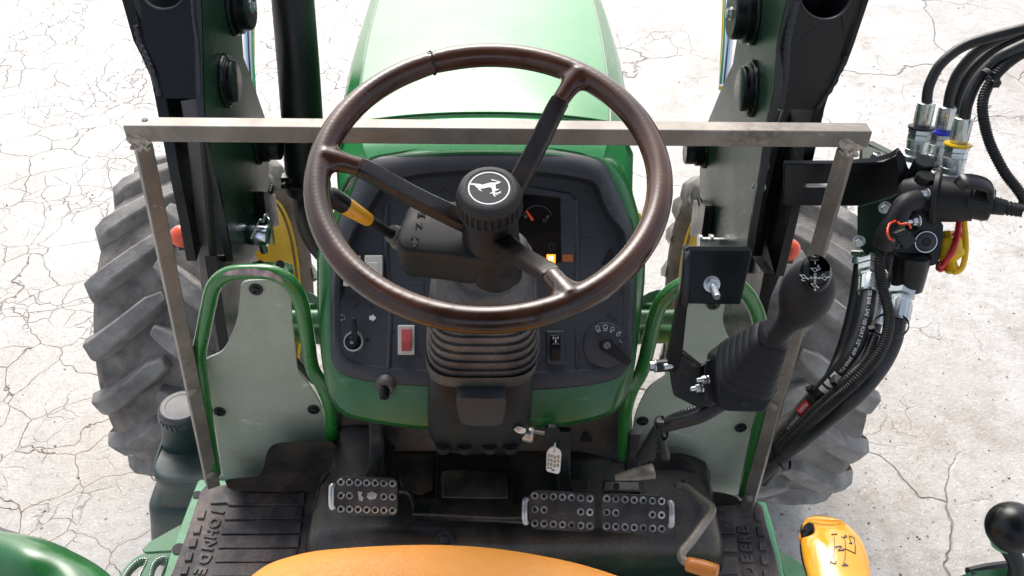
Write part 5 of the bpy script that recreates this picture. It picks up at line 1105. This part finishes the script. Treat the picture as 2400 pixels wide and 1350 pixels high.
m = MB(); c = K(2327, 180, 1.355); t_ = (K(2350, 160, 1.36) - K(2300, 205, 1.37)).normalized(); m.lathe(K(2322, 182, 1.372), t_, [(.0175, -.004), (.0185, -.003), (.0185, .003), (.0175, .004), (.0165, 0), (.0175, -.004)], 24, cap=(False, False)); m.box(K(2333, 196, 1.35), (.006, 0, 0), (0, .004, 0), (0, 0, .005)); ct = m.build('cable_tie', M['blackg'], bev=.0008); tag(ct, 'black cable tie round the upper hoses and the corrugated cable', 'cable tie', 'cable ties')
# ============================================================ LOWER HOSES
def ferrule(mb, a, b, r_, hexd=True):
    a, b = V(a), V(b); d = b - a; L = d.length; d /= L
    mb.lathe(a, d, [(r_ * 1.15, 0), (r_ * 1.28, .002), (r_ * 1.28, L * .17), (r_ * 1.1, L * .18)], 6, 0)
    mb.lathe(a, d, [(r_ * 1.05, L * .18), (r_ * 1.22, L * .2), (r_ * 1.22, L * .36), (r_ * .9, L * .40), (r_ * .9, L * .5), (r_ * 1.0, L * .52)], 6, 0)
    mb.lathe(a, d, [(r_ * .98, L * .5), (r_, L * .53), (r_, L * .97), (r_ * .95, L)], 32, 0)
    for k in range(8):
        t = 2 * math.pi * k / 8; o_ = d.orthogonal().normalized(); o2 = d.cross(o_); mb.box(a + d * L * .75 + (o_ * math.cos(t) + o2 * math.sin(t)) * r_, d * L * .2, (o_ * -math.sin(t) + o2 * math.cos(t)) * .003, (o_ * math.cos(t) + o2 * math.sin(t)) * .0007, 0)
LH = [
 ((2040, 612, 1.50), (2036, 688, 1.47), [(2028, 740, 1.45), (2010, 800, 1.44), (1984, 850, 1.44), (1942, 898, 1.46), (1886, 955, 1.52), (1848, 1000, 1.59), (1808, 1042, 1.66), (1760, 1092, 1.72), (1712, 1145, 1.77)], .0135, 'black hydraulic hose with white printing and a red label, under the coupler'),
 ((2066, 640, 1.56), (2052, 762, 1.54), [(2040, 800, 1.53), (2020, 840, 1.52), (1990, 880, 1.51), (1930, 950, 1.54), (1850, 1050, 1.64), (1790, 1130, 1.72)], .0105, 'thin black hydraulic hose between the printed hose and the thick hose'),
 ((2120, 660, 1.45), (2102, 752, 1.43), [(2092, 800, 1.42), (2068, 850, 1.41), (2030, 900, 1.40), (1985, 945, 1.42), (1900, 1015, 1.52), (1820, 1080, 1.66), (1770, 1125, 1.72)], .0145, 'thick black hydraulic hose below the large silver fitting of the coupler'),
 ((2024, 590, 1.56), (2020, 620, 1.56), [(2005, 720, 1.55), (1975, 830, 1.54), (1930, 920, 1.53), (1850, 1020, 1.62), (1800, 1080, 1.70)], .0135, 'black hydraulic hose running behind the printed one, nearest the tyre')]
LHP = []
for a, b, path, r_, lab in LH:
    h = tag(empty('hydraulic_hose', K(*b)), lab, 'hose', 'hydraulic hoses leaving the coupler downwards')
    m = MB(); ferrule(m, K(*a), K(*b), r_ + .0035); m.build('end_fitting', M['zinc'], h, sharp=30)
    P_ = cr([K(*b)] + [K(*p) for p in path], 12); m = MB(); m.tube(P_, r_, 22); ho = m.build('hose', M['hose'], h); LHP.append((P_, r_, ho, h))
def wrap_text(mb, txt, size, P_, r_, s0, view_off=0, mi=0, flip=True, lift=.0004):
    """lettering printed along a hose"""
    vs, fs = text_mesh(txt, size, .0001, 'LEFT'); L = [0]
    for a, b in zip(P_, P_[1:]): L.append(L[-1] + (b - a).length)
    def at(s):
        s = max(0, min(s, L[-1] - 1e-6)); j = max(i for i in range(len(L)) if L[i] <= s); j = min(j, len(P_) - 2); k = (s - L[j]) / (L[j + 1] - L[j]); t = (P_[j + 1] - P_[j]).normalized(); return P_[j].lerp(P_[j + 1], k), t
    out = []
    for v in vs:
        p, t = at(s0 + v.x); vd = (CAM - p).normalized(); n = (vd - t * vd.dot(t)).normalized(); side = n.cross(t); a = v.y / r_ + view_off
        out.append(p + (n * math.cos(a) + side * math.sin(a)) * (r_ + lift + v.z))
    mb.add(out, fs, mi); return s0 + max(v.x for v in vs)
P_, r_, ho, hh_ = LHP[0]
m = MB(); e = wrap_text(m, '275 BAR - SAE 100 R2AT 1/2" WP 3988 PSI', .0078, P_, r_, .002, .1)
m.build('hose_print', M['white'], ho)
def band(mb, P_, r_, s0, s1, a0, a1, mi=0, lift=.0003):
    L = [0]
    for a, b in zip(P_, P_[1:]): L.append(L[-1] + (b - a).length)
    rows = []
    for k in range(7):
        s = s0 + (s1 - s0) * k / 6; j = min(max(i for i in range(len(L)) if L[i] <= s), len(P_) - 2); p = P_[j].lerp(P_[j + 1], (s - L[j]) / (L[j + 1] - L[j])); t = (P_[j + 1] - P_[j]).normalized(); vd = (CAM - p).normalized(); n = (vd - t * vd.dot(t)).normalized(); sd = n.cross(t)
        rows.append([p + (n * math.cos(a0 + (a1 - a0) * q / 5) + sd * math.sin(a0 + (a1 - a0) * q / 5)) * (r_ + lift) for q in range(6)])
    mb.loft(rows, mi, (False, False), closed=False)
m = MB()
for k in range(3): band(m, P_, r_, e + .005 + k * .014, e + .005 + k * .014 + .0095, -.45, .6)
m.build('print_bars', M['greyp' if 0 else 'white'], ho)
m = MB(); s_ = e + .080; band(m, P_, r_, s_, s_ + .036, -.6, .4); m.build('red_label', M['red'], ho)
m = MB(); wrap_text(m, 'FILFLEX', .0082, P_, r_, s_ + .003, -.1, lift=.0007); e2 = wrap_text(m, 'DIN EN 853 2SN', .0082, P_, r_, s_ + .042, .1); m.build('hose_print', M['white'], ho)
m = MB(); corrugated(m, [K(*p) for p in ((2072, 575, 1.41), (2062, 620, 1.41), (2070, 680, 1.41), (2084, 740, 1.40), (2074, 800, 1.385), (2045, 850, 1.38), (2000, 900, 1.38), (1950, 945, 1.41), (1900, 990, 1.49), (1850, 1040, 1.58), (1800, 1090, 1.68), (1760, 1120, 1.72))], .0088)
cb = m.build('electric_cable', M['plas'], sharp=80); tag(cb, 'corrugated black cable running down along the lower hydraulic hoses', 'cable')
m = MB(); corrugated(m, [K(*p) for p in ((2050, 790, 1.44), (2030, 840, 1.42), (1990, 885, 1.41), (1950, 925, 1.43), (1905, 965, 1.48), (1860, 1010, 1.56), (1800, 1075, 1.67))], .0078)
cb = m.build('electric_cable', M['hose'], sharp=80); tag(cb, 'second corrugated black cable bundled between the lower hoses', 'cable')
for x, y, d_, sl_, rr_, lab in ((2088, 762, 1.41, (.3, 0, -1), .026, 'black cable tie just under the large silver fitting'), (1972, 918, 1.435, (-.75, .1, -.6), .028, 'black cable tie round the middle of the lower hose bundle'), (1910, 928, 1.485, (-.75, .1, -.6), .019, 'black cable tie beside the red hose label'), (1830, 1058, 1.63, (-.75, .1, -.6), .036, 'black cable tie low on the hose bundle beside the steel post')):
    m = MB(); t_ = V(sl_).normalized(); c = K(x, y, d_); m.lathe(c, t_, [(rr_, -.003), (rr_ + .001, -.002), (rr_ + .001, .002), (rr_, .003), (rr_ - .001, .002), (rr_ - .001, -.002), (rr_, -.003)], 28, cap=(False, False)); q = V((-1, 0, .6)); q = (q - t_ * q.dot(t_)).normalized(); m.box(c + q * (rr_ + .003), q * .005, t_ * .004, q.cross(t_) * .004); ct = m.build('cable_tie', M['blackg'], bev=.0006); tag(ct, lab, 'cable tie', 'cable ties')
# ============================================================ LOADER JOYSTICK
J = tag(empty('loader_joystick', K(1700, 960, 1.25)), 'black loader joystick with egg-shaped grip on a black plate bracket at the right handrail', 'joystick')
JP = Plane(K(1680, 640, 1.20), (0, -.82, .57))
m = MB(); m.prism(JP.poly([(1607, 583), (1615, 577), (1755, 578), (1762, 584), (1762, 600), (1736, 714), (1614, 712)]), -JP.n * .008); bp = m.build('bracket_plate', M['blackg'], J, bev=.002, seg=3)
m = MB(); m.prism(JP.poly([(1607, 583), (1615, 577), (1755, 578), (1761, 583), (1760, 588), (1620, 587), (1616, 592), (1610, 592)], .0006), JP.n * .0006); m.build('plate_edge', M['edge'], bp)
# side arm going down from the plate
m = MB(); sa = [JP.P(1608, 585), JP.P(1600, 600), K(1594, 700, 1.22), K(1572, 850, 1.28), K(1580, 900, 1.30), K(1640, 895, 1.28), K(1618, 830, 1.25), JP.P(1614, 712), JP.P(1613, 640)]
pts = [(1603, 592, 1.195), (1594, 680, 1.205), (1574, 800, 1.23), (1562, 862, 1.245), (1585, 880, 1.245), (1600, 826, 1.235), (1612, 712, 1.21), (1616, 640, 1.195), (1617, 590, 1.185)]
m.prism([K(*p) for p in pts], V((.004, .03, -.01))); m.build('side_arm', M['blackg'], J, bev=.0015)
m = MB(); m.loft([[K(1601, 592, 1.192), K(1617, 588, 1.183)], [K(1599, 620, 1.192), K(1616, 622, 1.186)], [K(1597, 660, 1.2), K(1614, 712, 1.2)], [K(1597, 712, 1.203), K(1611, 722, 1.202)]], 0, (False, False), closed=False); eo = m.build('arm_edge', M['edge'], J); s_ = eo.modifiers.new('thickness', 'SOLIDIFY'); s_.thickness = .001
c = JP.P(1668, 666, .0); m = MB(); m.lathe(c, JP.n, [(.0115, 0), (.0112, .0015), (.009, .002)], 28); m.bolt(c, JP.n + V((0, 0, .0)), .0082, .009, washer=False); m.lathe(c, JP.n + V((.02, 0, -.42)), [(.0048, 0)] + [(.0050 - .0006 * (k % 2), .008 + k * .0011) for k in range(22)] + [(.004, .033)], 18); m.build('bracket_bolt', M['zinc'], J)
# lower plate and clamp arm
m = MB(); JL = Plane(K(1620, 900, 1.25), (0, -.85, .5)); m.prism(JL.poly([(1570, 860), (1598, 826), (1644, 858), (1664, 846), (1672, 850), (1678, 880), (1676, 935), (1664, 952), (1640, 958), (1580, 928), (1574, 900)]), -JL.n * .008); m.build('lower_plate', M['blackg'], J, bev=.0015)
m = MB(); m.prism(JL.poly([(1597, 822), (1602, 820), (1645, 854), (1641, 861)], .0006), JL.n * .0012); m.build('plate_edge', M['edge'], J)
m = MB(); m.prism([K(x, y, 1.23) for x, y in ((1648, 862), (1655, 846), (1668, 842), (1676, 862), (1678, 930), (1668, 955), (1650, 955))], V((.012, .012, 0))); m.build('clamp_plate', M['black'], J, bev=.003, seg=3)
for x, y in ((1648, 889), (1634, 909)):
    m = MB(); m.lathe(K(x + 12, y, 1.218), (-1, -.25, 0), [(.0062, 0), (.0062, .002)], 20); m.bolt(K(x + 8, y, 1.217), (-1, -.25, 0), .0054, .007, washer=False); m.lathe(K(x, y, 1.216), (-1, -.25, 0), [(.0032, 0), (.0032, .009), (.002, .010)], 14); m.build('clamp_bolt', M['zinc'], J)
m = MB(); c = K(1536, 858, 1.26); m.bolt(c, (-1, -.1, 0), .0068, .008); m.lathe(c, (1, .1, 0), [(.009, .0), (.009, .03)], 18, 1); m.lathe(K(1556, 860, 1.245), (1, .2, 0), [(.0045, 0), (.0045, .012)], 12, 0); m.build('rail_bolt', [M['zinc'], M['black']], J)
# base box and bellows
m = MB(); JB = Plane(K(1750, 900, 1.20), (.05, -.8, .6))
m.prism(JB.poly([(1680, 842), (1735, 800), (1800, 862), (1822, 898), (1826, 915), (1796, 968), (1700, 965), (1688, 948), (1682, 915)]), -JB.n * .055); jb = m.build('control_box', M['gripm'], J, bev=.006, seg=4)
m = MB(); m.prism([JB.P(x, y, .0006) for x, y in ((1733, 940), (1758, 942), (1750, 952), (1731, 950))], JB.n * .0006); m.lathe(JB.P(1745, 953, .0004), JB.n, [(.004, 0), (.004, .001)], 14); m.build('box_marks', M['recess'], jb)
axd = (K(1880, 700, 1.04) - K(1750, 868, 1.17)).normalized(); b0 = K(1752, 862, 1.165)
m = MB(); 
nn_ = V((0, -.75, .65)); nn_ = (nn_ - axd * nn_.dot(axd)).normalized(); s2 = axd.cross(nn_)
def oval(c, r_, e=3.2, n=44, k2=1): return [c + (nn_ * (math.sin(t) / ((abs(math.cos(t)) ** e + abs(math.sin(t)) ** e) ** (1 / e))) + s2 * (math.cos(t) / ((abs(math.cos(t)) ** e + abs(math.sin(t)) ** e) ** (1 / e))) * k2) * r_ for t in [2 * math.pi * j / n for j in range(n)]]
rg = []; L_ = (K(1822, 790, 1.10) - b0).length
for k in range(6):
    f = k / 6; R0 = .040 - .020 * f; h = L_ * f
    rg += [oval(b0 + axd * (h - .004), R0 + .0015, 3.6), oval(b0 + axd * (h + L_ * .09), R0 - .001, 3.4), oval(b0 + axd * (h + L_ * .12), R0 - .0045, 3.4)]
rg += [oval(b0 + axd * L_, .020, 3), oval(b0 + axd * (L_ + .008), .017, 2.4)]
m.loft(rg); m.build('gaiter', M['gripm'], J, sharp=60)
# grip: slim neck swelling to an egg
e0_, e1_ = K(1806, 806, 1.105), K(1897, 676, 1.02)
gk_ = [(0, .0165, 2), (.12, .0172, 2.2), (.3, .0168, 2), (.45, .0185, 2), (.6, .0235, 2), (.75, .0285, 2), (.9, .0308, 2), (1.02, .0305, 2), (1.15, .0275, 2), (1.27, .0215, 2), (1.345, .0135, 2), (1.375, .005, 2)]
egax = (K(1905, 640, 1.0) - K(1885, 720, 1.035)).normalized()
ctrs = cr([e0_, K(1840, 765, 1.075), K(1876, 718, 1.045), K(1896, 672, 1.02), K(1902, 632, 1.0), K(1904, 605, .99)], 8); ctrs = resamp(ctrs, 30, False)
prof = [.0125, .0127, .0128, .0128, .0128, .0128, .0130, .0133, .0138, .0148, .0164, .0186, .0210, .0235, .0256, .0273, .0286, .0296, .0302, .0305, .0304, .0298, .0287, .0271, .0250, .0223, .0190, .0150, .0098, .003]
m = MB(); m.tube(ctrs, prof, 40, sq=(1, 1.0, 2.0)); gr = m.build('grip', M['gripm'], J, sharp=80)
HJ = hitter(gr); m = MB()
# black oval button plate lying on the crown
oc = (1912, 641); pl_ = []
for k in range(44):
    t = 2 * math.pi * k / 44; pl_.append(HJ(oc[0] + 35 * math.cos(t), oc[1] + 43 * math.sin(t), .0016)[0])
cen, n0 = HJ(oc[0], oc[1], .0031)
mid_ = [HJ(oc[0] + 26 * math.cos(2 * math.pi * k / 44), oc[1] + 33 * math.sin(2 * math.pi * k / 44), .0026)[0] for k in range(44)]; mi2 = [HJ(oc[0] + 13 * math.cos(2 * math.pi * k / 44), oc[1] + 16 * math.sin(2 * math.pi * k / 44), .0030)[0] for k in range(44)]
out_ = [HJ(oc[0] + 36 * math.cos(2 * math.pi * k / 44), oc[1] + 44 * math.sin(2 * math.pi * k / 44), -.0012)[0] for k in range(44)]
m.loft([out_, pl_, mid_, mi2, [cen] * 44], 0, (False, False)); m.build('button_plate', M['glossb'], gr, weld=1e-6, sharp=80)
m = MB()
def jst(pts, wd=.0005):
    q = [HJ(1820 + x / 10.39, 590 + y / 10.39, .0034) for x, y in pts]
    for (a, na), (b, nb) in zip(q, q[1:]): m.strip([a, b], wd, na + nb, .0004)
def bucket(x, y, s=1, arm=(100, 70), rot=0):
    ca, sa = math.cos(rot), math.sin(rot); T_ = lambda a, b: (x + (a * ca - b * sa) * s, y + (a * sa + b * ca) * s)
    jst([T_(-80, -50), T_(20, -45), T_(40, 10), T_(-5, 40), T_(-80, -50)]); jst([T_(35, 15), T_(arm[0], arm[1])]); jst([T_(25, -5), T_(arm[0] + 4, arm[1] - 18)])
bucket(920, 455, 1, (105, -20)); bucket(690, 610, 1, (100, 55)); bucket(920, 805, 1, (85, 60)); bucket(1130, 640, .9, (110, 10), -.35); bucket(920, 160, .9, (90, -40), .3)
jst([(985, 345), (985, 390)], .001); jst([(960, 372), (985, 400), (1012, 372)]); jst([(925, 915), (925, 875)], .001); jst([(898, 895), (925, 868), (950, 895)])
for cx_, cy_ in ((925, 548), (925, 702), (843, 622), (1010, 628)): jst([(cx_ + 22 * math.cos(t * .9), cy_ + 22 * math.sin(t * .9)) for t in range(8)], .0005)
jst([(925, 572), (925, 680)]); jst([(868, 622), (985, 628)]); jst([(895, 590), (955, 655)], .0005); jst([(955, 590), (895, 655)], .0005)
jst([(850, 225), (885, 232), (920, 222), (955, 232), (985, 225)]); jst([(920, 255), (920, 315)], .0012); jst([(640, 660), (660, 690), (710, 695)]); jst([(1055, 575), (1075, 548), (1125, 548)])
m.build('function_marks', M['white'], gr)
# cables below the joystick
m = MB(); m.tube([K(*p) for p in ((1690, 948, 1.26), (1640, 975, 1.27), (1585, 990, 1.29), (1550, 1003, 1.31), (1525, 1040, 1.35), (1505, 1072, 1.39))], .0105, 16, sm=6); m.build('control_cable', M['hose'], J)
m = MB(); corrugated(m, [K(*p) for p in ((1665, 950, 1.27), (1610, 968, 1.28), (1570, 985, 1.30), (1545, 1003, 1.315), (1536, 1040, 1.34), (1522, 1072, 1.37))], .0075); m.build('control_cable', M['hose'], J, sharp=80)
m = MB(); m.tube([K(*p) for p in ((1640, 972, 1.275), (1590, 985, 1.29), (1552, 1003, 1.30), (1552, 1030, 1.32), (1560, 1072, 1.36))], .007, 14, sm=6); m.build('control_cable', M['hose'], J)
m = MB(); m.lathe(K(1550, 1004, 1.305), (-.8, .3, -.5), [(.018, -.003), (.019, -.002), (.019, .002), (.018, .003), (.017, 0), (.018, -.003)], 24, cap=(False, False)); m.box(K(1548, 992, 1.285), (.005, 0, 0), (0, .003, 0), (0, 0, .004)); ct = m.build('cable_tie', M['blackg'], bev=.0006); tag(ct, 'black cable tie bunching the joystick cables in front of the side screen', 'cable tie', 'cable ties')
# ============================================================ FLOOR MATS
ZM = .75
def mat_(pts, lab, bars, letters, squares, xd, extra=None):
    m = MB(); P_ = [AZ(x, y, ZM + .012) for x, y in pts]; m.prism(P_, V((0, 0, -.012))); o = m.build('floor_mat', M['matm'], bev=.003, seg=3); tag(o, lab, 'floor mat', 'black rubber floor mats')
    m = MB()
    for b in bars: m.prism([AZ(x, y, ZM + .0160) for x, y in b], V((0, 0, -.006)))
    m.build('raised_tread', M['matm'], o, bev=.0012)
    m = MB(); n = V((0, 0, 1))
    for s_, x, y, sz in letters: put_text(m, s_, sz, AZ(x, y, ZM + .012), xd, n, ext=.0018, bold=.0012, lift=-.0005)
    m.build('raised_letters', M['matm'], o, bev=.0006)
    return o
bl = []
ys = [1176, 1203, 1236, 1268, 1300, 1332]
for k, y in enumerate(ys):
    x0 = 538 - 7.2 * k; x1 = 716 - 4.5 * k; bl.append([(x0, y - 14 + k * .4), (x1, y - 16 + k * .4), (x1 - 3, y + 11 + k), (x0 - 6, y + 13 + k)])
bl[0] = [(500, 1156), (716, 1154), (712, 1182), (536, 1184), (530, 1178), (492, 1180)]
for k, y in enumerate((1205, 1240, 1272, 1304, 1336)): x0 = 466 - k * 10; bl.append([(x0, y - 10), (x0 + 17, y - 11), (x0 + 12, y + 9), (x0 - 5, y + 10)])
LX = V((-.18, -1, 0))
m1 = mat_([(470, 1150), (482, 1136), (720, 1136), (760, 1140), (752, 1190), (740, 1260), (730, 1420), (360, 1420), (404, 1340), (440, 1240)], 'dusty black rubber floor mat on the left, raised letters reading JOHN DE', bl, [(c, x, y, .027) for c, x, y in (('J', 512, 1200), ('O', 502, 1226), ('H', 495, 1252), ('N', 489, 1278), ('D', 479, 1310), ('E', 469, 1338))], None, LX)
br_ = [[(1662, 1186), (1705, 1186), (1700, 1206), (1662, 1206)], [(1655, 1226), (1722, 1224), (1724, 1250), (1652, 1250)], [(1658, 1260), (1724, 1260), (1728, 1292), (1664, 1290)], [(1640, 1302), (1728, 1304), (1730, 1345), (1640, 1345)]]
for k in range(5): x0 = 1776 + k * 5; y = 1208 + k * 34; br_.append([(x0 - 8, y - 9), (x0 + 9, y - 8), (x0 + 11, y + 13), (x0 - 5, y + 12)])
mat_([(1640, 1180), (1680, 1172), (1770, 1172), (1788, 1185), (1796, 1225), (1818, 1300), (1845, 1420), (1630, 1420), (1600, 1330), (1620, 1270), (1640, 1240)], 'dusty black rubber floor mat on the right, raised letters reading DEERE', br_, [(c, x, y, .027) for c, x, y in (('D', 1756, 1340), ('E', 1752, 1312), ('E', 1749, 1287), ('R', 1746, 1264), ('E', 1743, 1243))], None, V((.04, 1, 0)))
# ============================================================ KEY AND TAG
kc = AY(1272, 1022, .855)
KY = tag(empty('ignition_key', kc), 'black-headed ignition key in the lock of the column cover', 'key')
m = MB(); a, b = AY(1250, 1013, .855), AY(1276, 1017, .853); m.prism([a + V((0, 0, .003)), b + V((0, 0, .003)), b - V((0, 0, .003)), a - V((0, 0, .003))], V((0, .002, 0))); m.build('key_blade', M['steel'], KY)
m = MB(); m.prism(cr([AY(x, y, .85) for x, y in ((1280, 1004), (1300, 1003), (1311, 1008), (1310, 1028), (1300, 1040), (1278, 1036))], 3, True), V((0, .006, 0))); m.build('key_head', M['blackg'], KY, bev=.0015)
TG = tag(empty('key_tag', AY(1298, 1080, .846)), 'white plastic key tag with printed columns hanging from the ignition key', 'key tag')
m = MB(); o_ = [(1281, 1066), (1282, 1060), (1287, 1052), (1296, 1048), (1305, 1050), (1313, 1056), (1316, 1064), (1313, 1104), (1310, 1110), (1304, 1111), (1284, 1106), (1280, 1102)]
TP = Plane(AY(1298, 1080, .845), (0, -.9, .45)); m.prism(TP.poly(o_), -TP.n * .003); tb = m.build('tag_body', M['tagw'], TG, bev=.0008)
m = MB(); nl = {1286: 'TRACTOR', 1293: '0039 11', 1301: 'DIESEL', 1308: 'ADAPT'}
for x, y0, y1 in ((1285.5, 1064, 1097), (1292.5, 1065, 1100), (1300, 1068, 1094), (1308, 1067, 1096)):
    y = y0; k = 0
    while y < y1:
        w2 = 2.6; h2 = 1.6 if k % 4 != 3 else .0
        if h2: m.prism(TP.poly([(x - w2 - (y - 1080) * .06, y), (x + w2 - (y - 1080) * .06, y + .6), (x + w2 - (y - 1080) * .06, y + .6 + h2), (x - w2 - (y - 1080) * .06, y + h2)], .0002), TP.n * .0002)
        y += 2.5; k += 1
m.build('tag_print', M['tagp'], tb)
m = MB(); m.prism(TP.poly([(1293, 1101), (1300, 1101), (1300, 1103.5), (1293, 1103.5)], .0002), TP.n * .0003); m.build('tag_slot', M['recess'], tb)
m = MB(); c = AY(1300, 1047, .845); m.tube([c + V((.0015 * math.cos(t), .0075 * math.cos(t), .0085 * math.sin(t))) for t in [2 * math.pi * k / 24 for k in range(24)]], .0011, 8, closed=True); m.build('split_ring', M['zinc'], TG)
